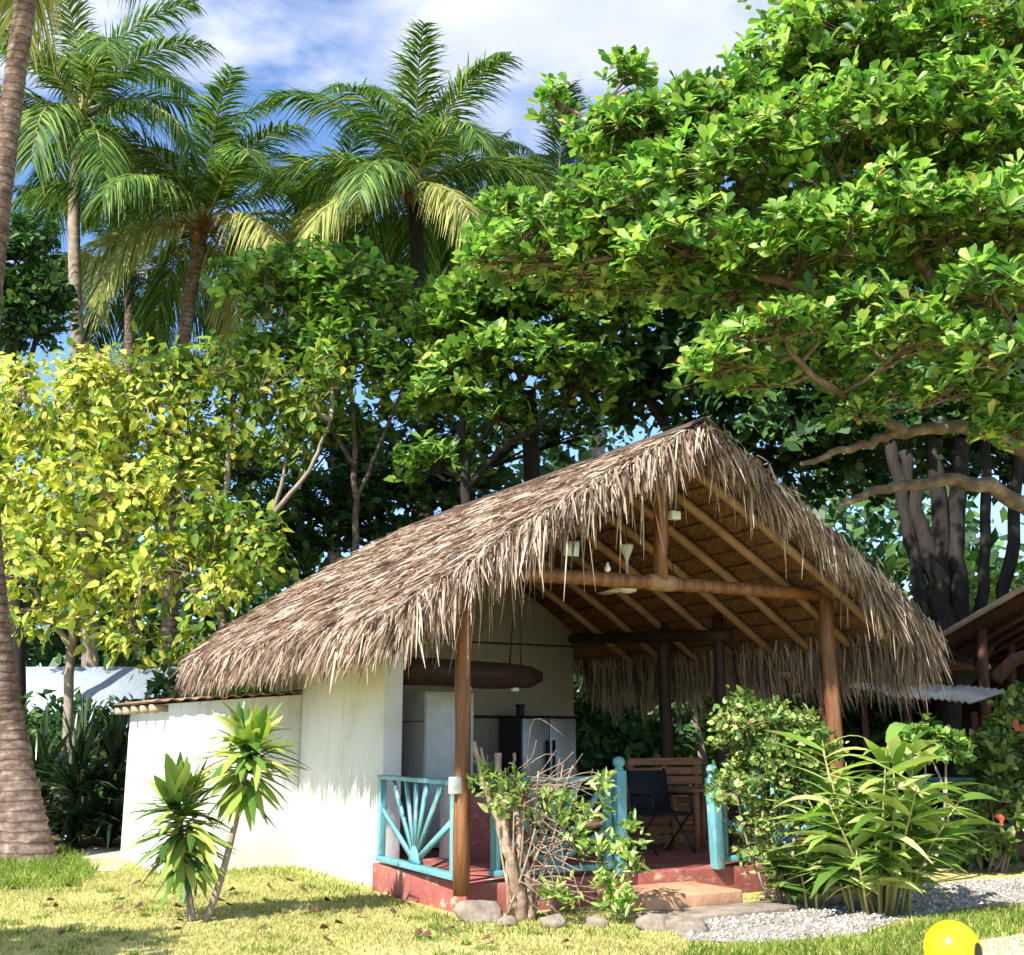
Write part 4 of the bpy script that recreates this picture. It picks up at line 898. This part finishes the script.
def palm(label, trunkpts, r0, r1, fronds, Lf, coconuts=0, group=None, lm=('frond', 'frond_old'), name='coconut_palm', bark='bark_palm', husk=True, leaf=1.18, wd=.048, nl=120):
    base = trunkpts[0]; t = thing(name, (base[0], base[1], 0), label, 'palm tree', group)
    sp = smooth_path(trunkpts, 9); m = len(sp)
    rad = np.linspace(r0, r1, m)
    q = np.linspace(0, 1, m); rad = r1+(r0-r1)*(np.exp(-q*9)*.75+(1-q)*.25)
    fine = np.linspace(0, m-1, m*4); ii = np.minimum(fine.astype(int), m-2); ff = (fine-ii)[:, None]
    spf = sp[ii]*(1-ff)+sp[ii+1]*ff; rf = rad[ii]*(1-ff[:, 0])+rad[ii+1]*ff[:, 0]
    rf *= 1+.05*np.sin(np.arange(len(rf))*2.2)
    mb = MB(); mb.tube(spf, rf, 14, .025); mb.build('trunk', M[bark], t, smooth=True)
    top = sp[-1]
    if husk:
        mb = MB(); n = 26; az = RG.uniform(0, 6.28, n); e = RG.uniform(.2, 1.3, n)
        d = np.stack([np.cos(az)*np.cos(e), np.sin(az)*np.cos(e), np.sin(e)], 1)
        sd_ = nrm(np.cross(d, ZV))
        mb.ribbons(top+RG.normal(0, .08, (n, 3))-ZV*.25, d, sd_, RG.uniform(.4, .9, n), RG.uniform(.1, .2, n), .2, (1, .8, .3)); mb.build('husk', M['husk'], t)
    for (az, e0, cv, k, old) in fronds:
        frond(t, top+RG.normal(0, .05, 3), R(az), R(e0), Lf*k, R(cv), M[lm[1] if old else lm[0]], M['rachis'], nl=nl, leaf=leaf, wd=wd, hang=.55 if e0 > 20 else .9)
    for i in range(coconuts):
        an = RG.uniform(0, 6.28); c = top+np.array((math.cos(an)*.38, math.sin(an)*.38, -.35-RG.uniform(0, .55)))
        mb = MB(); mb.ball(c, (.12, .12, .15), 9, 6, .03); mb.build('coconut', M['coconut'], t, smooth=True)
    return t
def crown(n, seed, tilt=0):
    rs = np.random.default_rng(seed); out = []
    for i in range(n):
        q = i/(n-1); e = 86-108*q**1.0+rs.uniform(-7, 7); az = (i*137.5+rs.uniform(-15, 15)) % 360
        out.append((az, e, 30+60*(1-abs(q-.5))+rs.uniform(-14, 22), rs.uniform(.85, 1.1), q > .78 and rs.uniform() < .75))
    return out
Y1 = 27.0
palm('coconut palm with pale slim trunk at the upper left edge', [gnd(95, Y1), W(88, 600, Y1), W(78, 350, Y1), W(74, 220, Y1), W(80, 118, Y1)], .26, .14, crown(19, 3), 4.6, 3, 'coconut palms', bark='bark_grey')
palm('coconut palm with dark trunk right of the pale slim one', [gnd(170, 28), W(172, 500, 28), W(185, 330, 28), W(203, 225, 28)], .3, .16, crown(22, 5), 4.9, 6, 'coconut palms')
palm('tall coconut palm with brown coconuts standing alone against the clouds', [gnd(428, 27), W(426, 560, 27), W(424, 400, 27), W(418, 280, 27), W(415, 185, 27)], .3, .17, crown(21, 8), 4.5, 9, 'coconut palms', bark='bark_dark_shaded')
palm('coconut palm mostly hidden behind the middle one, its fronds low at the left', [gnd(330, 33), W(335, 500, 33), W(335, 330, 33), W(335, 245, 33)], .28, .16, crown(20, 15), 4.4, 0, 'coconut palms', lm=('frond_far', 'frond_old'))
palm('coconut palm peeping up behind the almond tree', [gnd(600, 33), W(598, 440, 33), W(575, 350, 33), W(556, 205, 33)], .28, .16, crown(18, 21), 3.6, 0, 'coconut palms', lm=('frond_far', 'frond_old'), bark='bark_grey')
palm('dark leaved coconut palm behind the dark trunked one, far left', [gnd(120, 35), W(125, 500, 35), W(130, 330, 35), W(128, 275, 35)], .28, .16, crown(20, 31), 4.6, 0, 'coconut palms', lm=('frond_far', 'frond_far'))
palm('dark leaved coconut palm low between the two middle palms', [gnd(470, 36), W(470, 500, 36), W(465, 330, 36), W(462, 232, 36)], .28, .16, crown(18, 37), 4.0, 0, 'coconut palms', lm=('frond_far', 'frond_far'), bark='bark_dark_shaded')
lean = [np.append(G(30, 862)[:2], -.1), W(9, 745, 16.2), W(-4, 640, 16.1), W(-14, 500, 16.0), W(-13, 340, 15.9), W(0, 200, 15.8), W(16, 70, 15.7), W(34, -60, 15.6), W(55, -230, 15.6)]
palm('thick leaning coconut palm trunk with mossy foot at the left edge of the lawn', lean, .38, .14, crown(16, 41), 4.2, 4, 'coconut palms')
# bare leaning trunk and dead frond trunk behind the ridge
t = thing('dead_palm', gnd(535, 20), 'dead palm stump with a drooping brown frond behind the thatch', 'palm tree')
mb = MB(); mb.tube(smooth_path(P3((535, 800, 20), (534, 600, 20), (532, 480, 20), (528, 392, 20)), 5), .15, 9, .05); mb.build('trunk', M['bark_dark_shaded'], t, smooth=True)
for az in (150, 200, 330):
    frond(t, W(528, 395, 20), R(az), R(35), 1.5, R(120), M['frond_old'], M['husk'], nl=26, leaf=.45, wd=.05, hang=.8)

# young leaning trunk seen through the hut
def simple_trunk(label, pts, r0, r1, mat, top_leaf, n, seed=0):
    palm(label, pts, r0, r1, crown(n, seed), 2.6, 0, 'young palms behind the hut', lm=top_leaf, bark=mat, husk=False, nl=40, leaf=.6, wd=.055, name='young_palm')
simple_trunk('young palm with pale trunk leaning left, seen through the open hut', [gnd(712, 21), W(705, 770, 21), W(690, 700, 21), W(676, 620, 21), W(668, 540, 21)], .10, .075, 'bark_grey', ('frond_far', 'frond'), 12, 51)
simple_trunk('young palm with whitish trunk farthest behind the open hut', [gnd(700, 26), W(699, 700, 26), W(700, 620, 26), W(702, 540, 26)], .09, .07, 'bark_grey', ('frond_far', 'frond'), 10, 53)

# ------------------------------------------------------------------ bushes that close the view
bushleaf = dict(n=8, L=.26, W=.13, kind='diamond', th0=.4, th1=1.6, out=.8, up=.4, inner=.4, zmin=-.8, jit=.1, twigs=False)
def bush(label, px, Y, ztop, r, mat, n, name='bush', leaf=bushleaf, grp='bushes behind the hut'):
    b = gnd(px, Y)
    lbs = []
    for i in range(4):
        o = np.array((RG.uniform(-.6, .6)*r, RG.uniform(-.4, .4)*r, 0)); zc = ztop*RG.uniform(.38, .72)
        lbs.append((b+o+ZV*zc, (r*.75, r*.6, ztop*.36), n//4))
    tree(name, label, 'bush', [([b, b+ZV*ztop*.3+(.05, 0, 0), b+ZV*ztop*.6], .05, .02)], lbs, leaf, (M['bark_dark_shaded'], M[mat]), grp, twig_r=.012, sub=4, limb_r=.025)
bush('dark bush seen between the cream wall and the black post', 610, 20, 2.9, 1.3, 'darkgreen', 500)
bush('sunlit green bush seen through the open right side of the hut', 735, 24, 3.2, 1.5, 'green', 600)
bush('tall light bush behind the deck, next to the leaning young trunk', 675, 27, 4.2, 1.9, 'yellowgreen', 700)
bush('dark bush close behind the pallet board screen', 800, 21, 2.4, 1.5, 'darkgreen', 500)
bush('green bush under the left thatch eave beside the annex', 225, 19.5, 2.9, 1.0, 'green', 380)
bush('dark bush behind the strap leaved plants, far left', 60, 20.5, 2.0, 1.4, 'darkgreen', 420)
bush('dark green bush under the yellow tree', 150, 20, 2.6, 1.2, 'darkgreen', 420)
bush('bright bush in the gap between the fig stems', 960, 27, 5.6, 2.2, 'yellowgreen', 700)
bush('dark bush behind the neighbouring house', 1050, 25, 3.8, 2.0, 'green', 500)
# a far belt of wood, one mass
mb = MB(); ml = MB()
n = 10500; ang = RG.uniform(R(-62), R(62), n); rad = RG.uniform(34, 48, n); hgt = RG.beta(1.3, 1.6, n)*(10.4+2.2*np.sin(ang*9)+1.6*np.sin(ang*23+1))
pos = np.stack([np.sin(ang)*rad, np.cos(ang)*rad, .2+hgt], 1)
rosettes(ml, pos, RG.normal(0, .5, (n, 3))+ZV*.5+np.array((-.2, -.5, 0)), 7, .62, .34, .4, 1.6, 'diamond', jit=.3)
tag(ml.build('far_wood', M['darkgreen']), 'dark belt of far trees closing the view behind everything', kind='stuff')

# ------------------------------------------------------------------ garden plants
def strap_rosette(mb, c, n, L0, L1, w, e_lo, e_hi, droop, prof=(.45, .9, 1, .75, .12), fold=.12, spread=.05):
    az = np.arange(n)*2.39996+RG.uniform(-.3, .3, n); e = RG.uniform(e_lo, e_hi, n)
    d = np.stack([np.cos(az)*np.cos(e), np.sin(az)*np.cos(e), np.sin(e)], 1); side = nrm(np.stack([-np.sin(az), np.cos(az), np.zeros(n)], 1)+RG.normal(0, .15, (n, 3)))
    mb.ribbons(np.asarray(c)+RG.normal(0, spread, (n, 3)), d, side, RG.uniform(L0, L1, n), w*RG.uniform(.8, 1.15, n), RG.uniform(droop*.5, droop*1.4, n), prof, fold)
def dracaena(label, base, path, heads, mat):
    t = thing('dracaena', base, label, 'plant', 'dracaenas on the lawn')
    mb = MB(); mb.tube(smooth_path(path, 5), np.linspace(.036, .024, (len(path)-1)*5+1), 9, .05); mb.build('stem', M['bark_grey'], t, smooth=True)
    mb = MB()
    for c, n, L0, L1, w, lo, hi, dr in heads: strap_rosette(mb, c, n, L0, L1, w, R(lo), R(hi), dr)
    mb.build('leaves', M[mat], t)
b1 = G(192, 921); Yd = b1[1]
dracaena('shorter dark green dracaena with a straight stem on the lawn', b1, [b1, W(188, 890, Yd), W(182, 850, Yd), W(180, 815, Yd)],
         [(W(179, 800, Yd), 30, .40, .58, .085, 45, 88, .22), (W(180, 812, Yd), 38, .40, .56, .085, 10, 50, .42), (W(181, 826, Yd), 40, .38, .54, .08, -10, 30, .42), (W(182, 842, Yd), 36, .34, .50, .08, -30, 12, .40), (W(183, 858, Yd), 24, .30, .44, .075, -55, -8, .3)], 'dracaena_deep')
b2 = G(206, 921)
dracaena('taller yellow green dracaena leaning right on a long bare stem', b2, [b2, W(222, 875, Yd), W(238, 810, Yd), W(246, 765, Yd)],
         [(W(250, 745, Yd), 32, .40, .60, .085, 35, 85, .26), (W(249, 752, Yd), 46, .42, .62, .085, 5, 45, .42), (W(248, 765, Yd), 46, .38, .56, .08, -15, 20, .42), (W(246, 780, Yd), 22, .28, .44, .085, -55, -10, .3)], 'dracaena')
# dark strap leaved plants by the annex
for lab, px, Y, h, n in (('dark strap leaved plant close to the corner of the annex', 112, 18.0, 1.9, 80), ('dark strap leaved plant in the middle of the clump by the annex', 75, 17.8, 1.9, 80), ('dark strap leaved plant beside the leaning palm trunk', 40, 18.2, 1.6, 60)):
    b = gnd(px, Y); t = thing('strap_plant', b, lab, 'plant', 'strap leaved plants by the annex')
    mb = MB(); mb.tube([b, b+ZV*h*.5, b+ZV*h*.62], .05, 8); mb.build('stem', M['bark_dark_shaded'], t)
    mb = MB()
    for k, (lo, hi) in enumerate(((50, 88), (20, 60), (0, 40))): strap_rosette(mb, b+ZV*(h*(.62-.2*k)), n//2+6, .9, 1.45, .075, R(lo), R(hi), .34, (.7, 1, .8, .5, .05))
    strap_rosette(mb, b+ZV*.15, n//2, .9, 1.4, .075, R(15), R(75), .35, (.7, 1, .8, .5, .05))
    mb.build('leaves', M['pandan'], t)
# ginger clump in front of the right railing
def ginger(label, px, py, nst, hmin, hmax, spread, mat='ginger', name='ginger_plant', lf=1.0):
    b = G(px, py); t = thing(name, b, label, 'plant')
    ms, ml = MB(), MB()
    for i in range(nst):
        az = RG.uniform(0, 6.283); ln = RG.uniform(.05, .55); h = RG.uniform(hmin, hmax)*(1-.35*ln)
        p0 = b+np.array((math.cos(az), math.sin(az), 0))*RG.uniform(0, spread); dirv = nrm(np.array((math.cos(az)*ln, math.sin(az)*ln, 1)))
        p1 = p0+dirv*h*.55; p2 = p0+dirv*h+np.array((math.cos(az), math.sin(az), -.4))*h*.12*ln
        ms.tube([p0, p1, p2], [.016, .013, .006], 5)
        k = int(7+h*5); tt = np.linspace(.25, 1, k)[:, None]
        c = np.where(tt < .5, p0+(p1-p0)*(tt*2), p1+(p2-p1)*((tt-.5)*2)); pl = RG.uniform(0, 6.283)
        sg = np.where(np.arange(k) % 2, 1, -1)[:, None]; hv = np.array((math.cos(pl), math.sin(pl), 0))
        d = nrm(hv*sg*1.0+dirv*RG.uniform(.25, 1.0, (k, 1))+RG.normal(0, .12, (k, 3)))
        side = nrm(np.cross(d, np.cross(hv, dirv))*0+np.cross(d, nrm(ZV+RG.normal(0, .25, (k, 3)))))
        ml.ribbons(c, d, side, lf*RG.uniform(.34, .66, k), lf*RG.uniform(.075, .125, k), lf*RG.uniform(.12, .5, k), (.35, .85, 1, .9, .5, .06), .08)
    ms.build('stems', M['rachis'], t); ml.build('leaves', M[mat], t)
ginger('large glossy ginger clump with long leaves in front of the right railing', 880, 913, 36, .6, 1.75, .34, lf=1.15)
ginger('smaller dark leaved clump at the foot of the hibiscus by the path', 815, 908, 10, .35, .7, .22, 'hibiscus', 'foliage_plant')
# leafy shrubs
small = dict(n=7, L=.078, W=.052, kind='ovate', th0=.4, th1=1.6, out=.7, up=.5, inner=.4, zmin=-.7, jit=.03, fold=.06)
def shrub(label, base, lobes, leaf, mat, name='hibiscus', stems=4, cat='shrub', group=None, sr=.018, bark='twig'):
    cs = np.array([l_[0] for l_ in lobes]); trk = []
    for i in range(stems):
        c = cs[i % len(cs)]; m_ = (base+c)/2+RG.normal(0, .06, 3); trk.append(([base+RG.normal(0, .06, 3)*(1, 1, 0), m_, c], sr, sr*.5))
    return tree(name, label, cat, trk, lobes, leaf, (M[bark], M[mat]), group, twig_r=.006, sub=7, limb_r=.011)
hb = G(776, 906); Yh = hb[1]
shrub('leafy hibiscus bush with bare lower stems right of the steps', hb, [lob(745, 725, Yh, .35, 130, .8), lob(785, 735, Yh, .38, 150, .8), lob(760, 770, Yh, .38, 140, .8), lob(800, 780, Yh, .35, 120, .8), lob(735, 790, Yh-.1, .26, 70, .8), lob(770, 820, Yh, .33, 80, .8), lob(815, 745, Yh, .25, 60, .8), lob(755, 850, Yh, .22, 30, .8), lob(790, 870, Yh-.05, .2, 22, .8)], small, 'hibiscus', stems=8)
ht = G(1000, 872); Yt = ht[1]
med = dict(small, L=.15, W=.085)
t = shrub('tall shrub with red flowers at the right edge of the picture', ht, [lob(1005, 755, Yt, .45, 80, .8), lob(1030, 720, Yt, .5, 80, .8), lob(990, 800, Yt, .4, 60, .8), lob(1020, 800, Yt, .45, 70, .8), lob(1045, 780, Yt, .5, 70, .8), lob(985, 840, Yt, .3, 30, .8), lob(1060, 720, Yt, .5, 60, .8)], med, 'hibiscus', stems=6)
for px, py in ((1019, 727), (1000, 822), (1040, 700)):
    mb = MB(); c = W(px, py, Yt-.45); rosettes(mb, c[None], np.array([(-.3, -1, .3)]), 6, .09, .08, .7, 1.1, 'obovate', jit=.002); mb.build('flower', M['petal'], t)
shrub('small round headed shrub on a pale stem behind the ginger clump', G(928, 884), [lob(925, 742, G(928, 884)[1], .30, 90, .7), lob(945, 748, G(928, 884)[1], .28, 70, .7)], dict(small, L=.11, W=.075), 'green', name='standard_shrub', stems=3, sr=.022)
shrub('low leafy shrub at the foot of the right railing', G(965, 868), [lob(960, 840, G(965, 868)[1], .3, 50, .7), lob(985, 850, G(965, 868)[1], .3, 50, .7)], med, 'green', name='low_shrub', stems=3)
# pruned shrub before the corner
pb = G(524, 921); Yp = pb[1]
t = thing('pruned_shrub', pb, 'hard pruned shrub of cut pale stems and tangled twigs before the deck corner', 'shrub')
mb = MB()
for i, (pts, r0, r1) in enumerate((([(524, 921), (516, 880), (505, 830), (497, 752)], .062, .030), ([(518, 890), (508, 850), (486, 790), (474, 742)], .045, .02), ([(510, 850), (494, 800), (481, 748)], .03, .014), ([(530, 920), (528, 880), (520, 840), (515, 800)], .045, .028), ([(514, 830), (513, 790), (514, 752)], .022, .014), ([(505, 820), (490, 780), (487, 755)], .018, .012), ([(528, 880), (540, 840), (545, 800)], .022, .012))):
    sp = smooth_path([W(x, y, Yp+(.03*i-.1 if j else 0)) for j, (x, y) in enumerate(pts)], 5); sp[0][2] = max(sp[0][2], 0)
    mb.tube(sp+RG.normal(0, .008, sp.shape)*(np.arange(len(sp)) > 0)[:, None], np.linspace(r0, r1, len(sp))*RG.uniform(.85, 1.2, len(sp)), 9, .12)
for i in range(16):
    x0 = RG.uniform(505, 540); x1 = x0+RG.normal(4, 24); y1 = RG.uniform(752, 850)
    a_, e_ = W(x0, 917, Yp+RG.uniform(-.06, .06)), W(x1, y1, Yp+RG.uniform(-.25, .15)); a_[2] = max(a_[2], 0)
    mb.tube(smooth_path([a_, (a_+e_)/2+RG.normal(0, .04, 3), e_], 5), np.linspace(.014, .007, 11), 6, .1)
st_ = mb.build('stems', M['twig'], t, smooth=True)
mb = MB()
for i in range(70):
    x0, y0 = RG.uniform(505, 545), RG.uniform(770, 890); ln = RG.uniform(35, 95); an = RG.uniform(-1.25, 1.15)
    x1, y1 = x0+ln*math.cos(an), y0+ln*math.sin(an)*.8; x1 = min(x1, 648); y1 = min(y1, 915)
    dy_ = RG.uniform(-.35, .12); a_, e_ = W(x0, y0, Yp+RG.uniform(-.08, .08)), W(x1, y1, Yp+dy_)
    m_ = (a_+e_)/2+RG.normal(0, .10, 3); mb.tube(smooth_path([a_, m_, e_+(0, 0, RG.uniform(-.1, .05))], 4), np.linspace(.006, .0025, 9), 4)
mb.build('twigs', M['twig'], t)
mb = MB(); cl = []
for x, y, n in ((500, 775, 8), (478, 778, 5), (520, 785, 7), (510, 805, 6), (560, 800, 7), (575, 815, 7), (597, 785, 6), (592, 808, 6), (580, 835, 6), (625, 850, 12), (622, 830, 6), (605, 880, 12), (620, 900, 8), (562, 892, 5), (632, 862, 8), (545, 810, 5), (600, 845, 7), (556, 885, 4), (493, 795, 6), (615, 915, 6)):
    for k in range(int(n*1.5)): cl.append(W(x+RG.normal(0, 8), y+RG.normal(0, 7), Yp-.1+RG.uniform(-.2, .1)))
cl = np.array(cl); rosettes(mb, cl, RG.normal(0, .5, cl.shape)+ZV*.6, 5, .12, .045, .5, 1.5, 'ovate', jit=.02); mb.build('leaves', M['ginger'], t)

# ------------------------------------------------------------------ stones, dead leaves, ball
def stone(label, px, py, r, sq=.6, grp='stones along the deck'):
    c = G(px, py); mb = MB(); mb.ball((0, 0, 0), 1.0, 18, 12)
    v = mb.v[0]
    for k in range(11):
        q = unit(1)[0]; h = RG.uniform(.62, .9); dd = v@q; v = v-np.maximum(dd-h, 0)[:, None]*q
    f = RG.uniform(0, 6, 3); v = v*(1+.05*np.sin(v[:, :1]*7+f[0])*np.sin(v[:, 1:2]*8+f[1])+.03*np.sin(v[:, 2:]*15+f[2]))
    mb.v[0] = v*np.array((r*1.1, r*.85, r*sq*1.1))+np.array((c[0], c[1], r*sq*.5))
    o = mb.build('stone', M['stone'], None, smooth=False); tag(o, label, 'stone', grp)
stone('large pale boulder at the corner of the red deck', 478, 921, .21, .62)
stone('low grey stone beside the pruned shrub, on its right', 552, 927, .12)
stone('small rounded stone right beside the large boulder', 507, 926, .09)
stone('flat stone in front of the lowest step', 688, 931, .22, .35)
stone('squarish stone left of the lowest step', 655, 930, .16, .5)
stone('small stone under the twigs of the pruned shrub', 597, 927, .10)
stone('brown stone at the back of the gravel path', 915, 890, .2, .5)
for i, (px, py) in enumerate([(18, 893), (52, 904), (72, 890), (130, 888), (56, 911), (226, 905), (308, 896), (318, 917), (272, 893), (296, 885), (364, 884), (420, 903), (424, 941), (441, 936), (180, 934), (345, 928), (110, 915), (255, 935), (395, 918), (330, 905), (480, 945), (560, 948)]+[(int(RG.uniform(5, 430)), int(RG.uniform(892, 950))) for _ in range(12)]):
    c = G(px, py); mb = MB(); az = RG.uniform(0, 6.28)
    d = np.array([(math.cos(az), math.sin(az), .25)]); sd_ = np.array([(-math.sin(az), math.cos(az), .2)])
    mb.leaves(np.array([c+ZV*.035]), d, sd_, RG.uniform(.08, .15), RG.uniform(.05, .09), 'obovate', .18, .2)
    tag(mb.build('fallen_leaf', M['deadleaf']), 'dry brown leaf lying on the sunny lawn', 'leaf', 'fallen leaves on the lawn')
c = G(955, 980); t = thing('yellow_ball', c, 'glossy yellow ball with a dark oval spot on the paving edge', 'ball')
mb = MB(); mb.ball((c[0], c[1], .19), (.19, .19, .19), 32, 20); bl_ = mb.build('body', M['yellowball'], t, smooth=True)
vd = nrm(np.array((.62, -.72, -.02))); xx = nrm(np.cross(vd, ZV)); yy = np.cross(xx, vd)
def cap(rx, ry, lift):
    mb = MB(); vs = []
    for k in range(6):
        for j in range(24):
            f = k/5; an = 6.283*j/24; o = nrm(vd+xx*rx*f*math.cos(an)+yy*ry*f*math.sin(an)); vs.append(c+ZV*.19+o*(.19+lift))
    mb.add(vs, [(k*24+j, k*24+(j+1) % 24, (k+1)*24+(j+1) % 24, (k+1)*24+j) for k in range(5) for j in range(24)]); return mb
cap(.30, .42, .002).build('spot_rim', plain('brown_vinyl', (.16, .07, .01), .3), bl_, smooth=True); cap(.25, .37, .004).build('spot', M['blackmetal'], bl_, smooth=True)

# ------------------------------------------------------------------ neighbouring house on the right
eo = W(940, 636, 16.5)
HA, HB = np.array((.85, -.527, 0)), np.array((.527, .85, 0))
def N(a, b, z): return np.array((eo[0], eo[1], 0))+HA*a+HB*b+ZV*z
t = thing('wooden_house', N(2, 1, 0), 'dark open wooden house with brown boarded roof at the right edge', 'house')
ze = eo[2]
mb = MB(); poly = [N(0, -.0, ze-.02), N(4, 0, ze+2.1), N(8, 0, ze-.02), N(8, 0, ze-.16), N(4, 0, ze+1.95), N(0, 0, ze-.16)]
mb.prism(poly, HB*6); rf = mb.build('roof', M['brownroof'], t)
for (a0, z0, a1, z1) in ((-.05, ze-.02, 4, ze+2.12), (8.05, ze-.02, 4, ze+2.12)):
    mb = MB(); mb.bar(N(a0, -.05, z0-.02), N(a1, -.05, z1-.02), .07, .11, HB); mb.build('fascia', M['fascia'], rf)
for b in (.6, 1.4, 2.2, 3.0, 3.8):
    mb = MB(); mb.bar(N(.1, b, ze-.22), N(3.9, b, ze+1.80), .07, .1, HB); mb.build('rafter', M['brownroof'], t)
for a, b in ((.5, .3), (2.3, .3), (4.2, .3), (.5, 2.6), (2.4, 3.4)):
    mb = MB(); mb.tube([N(a, b, 0), N(a-.05, b, 1.5), N(a, b, ze+a*.5-.15)], .075, 10); mb.build('post', M['brownroof'], t, smooth=True)
mb = MB(); mb.prism([N(-3.4, 4.2, 0), N(7.5, 4.2, 0), N(7.5, 4.2, ze), N(4, 4.2, ze+1.9), N(.2, 4.2, ze), N(-3.4, 4.2, ze-.6)], HB*.1); mb.build('wall', M['darkwood'], t)  # dark wood colour stands in for the shade inside the house
mb = MB(); mb.box(N(-1.65, 2.0, 2.52), (nrm(HA+ZV*.06), HB, ZV), (1.75, 2.3, .04)); mb.build('added_shade_roof', M['brownroof'], t)  # low roof added to throw shade on the wall behind it
for a in (-3.2, -1.7, -.5):
    mb = MB(); mb.tube([N(a, -.1, 0), N(a, -.1, 2.45)], .06, 9); mb.build('post', M['brownroof'], t, smooth=True)
mb = MB()
mb.box(N(3, 2.5, .1), (HA, HB, ZV), (3.4, 2.4, .1)); mb.build('deck', M['step'], t)
mb = MB()
for z in (.42, 1.02): mb.box(N(1.5, .1, z), (HA, HB, ZV), (2.8, .045, .03))
for a in np.linspace(-1.2, 4.2, 8): mb.box(N(a, .1, .68), (HA, HB, ZV), (.04, .04, .37))
mb.build('railing', M['teal'], t)
for a in (-.8, .0, .7, 1.5, 2.2):
    for sx in (-1, 1):
        mb = MB(); mb.bar(N(a, .1, .46), N(a+.3*sx, .1, .98), .03, .035, HB); mb.build('brace', M['teal'], t)
mb = MB(); mb.tube(smooth_path([N(.7, -.1, 2.35), N(1.0, -.15, 2.62), N(1.45, -.1, 2.62), N(1.8, -.1, 2.25)], 6), .09, 9, .1); mb.build('curved_log', M['brownroof'], t, smooth=True)
# tin awning
t = thing('tin_awning', W(945, 690, 15.8), 'low awning of pale corrugated tin sheets beneath the wooden roof', 'awning')
o = W(880, 677, 17.3); e1 = W(1012, 692, 15.4); xv = (e1-o); dn = nrm(np.cross(xv, ZV))*.75-ZV*.16
for i in range(3):
    mb = MB(); nn_ = 28; vs = []
    p = o+xv*(i/3.0+.005)+ZV*RG.uniform(-.02, .03)+dn*.05*i; w_ = xv/3.0*.985
    for k in range(nn_+1):
        for j in (0, 1):
            vs.append(p+w_*k/nn_+ZV*.022*math.sin(k*1.5708)+(dn*j if np.dot(dn, (0, -1, 0)) > 0 else dn*(-1, -1, 1)*j))
    mb.add(vs, [(2*k, 2*k+2, 2*k+3, 2*k+1) for k in range(nn_)]); s_ = mb.build('tin_sheet', M['tin'], t)
    so = s_.modifiers.new('solid', 'SOLIDIFY'); so.thickness = .006
for f in (.08, .92):
    b_ = o+xv*f+nrm(np.cross(xv, ZV))*(.55 if np.dot(np.cross(xv, ZV), (0, -1, 0)) > 0 else -.55)
    mb = MB(); mb.tube([np.array((b_[0], b_[1], 0)), b_-ZV*.28], .045, 9); mb.build('post', M['brownroof'], t)
mb = MB(); mb.bar(o-ZV*.06, e1-ZV*.06, .06, .09); mb.build('beam', M['brownroof'], t)

# ------------------------------------------------------------------ white roofed house at the far left
hb_ = gnd(80, 25); t = thing('white_house', hb_, 'low house with a pale metal roof behind the strap leaved plants', 'house')
mb = MB(); mb.box(hb_+(-.6, 1.6, 1.0), ((1, 0, 0), (0, 1, 0), ZV), (2.2, 1.5, 1.0)); mb.build('wall', M['cream'], t)
mb = MB(); zt = W(80, 671, 26.5)[2]
mb.prism([hb_+(-3.1, -.3, 2.02), hb_+(-3.1, 1.6, zt+.1), hb_+(-3.1, 3.5, 2.02), hb_+(-3.1, 3.5, 1.94), hb_+(-3.1, 1.6, zt), hb_+(-3.1, -.3, 1.94)], (5.0, 0, 0)); mb.build('roof', M['bluetin'], t)
mb = MB(); mb.box(hb_+(-.4, .09, 1.1), ((1, 0, 0), (0, 1, 0), ZV), (.4, .02, .4)); mb.build('window', M['charcoal'], t)
print('faces', sum(len(o.data.polygons) for o in S.objects if o.type == 'MESH'))
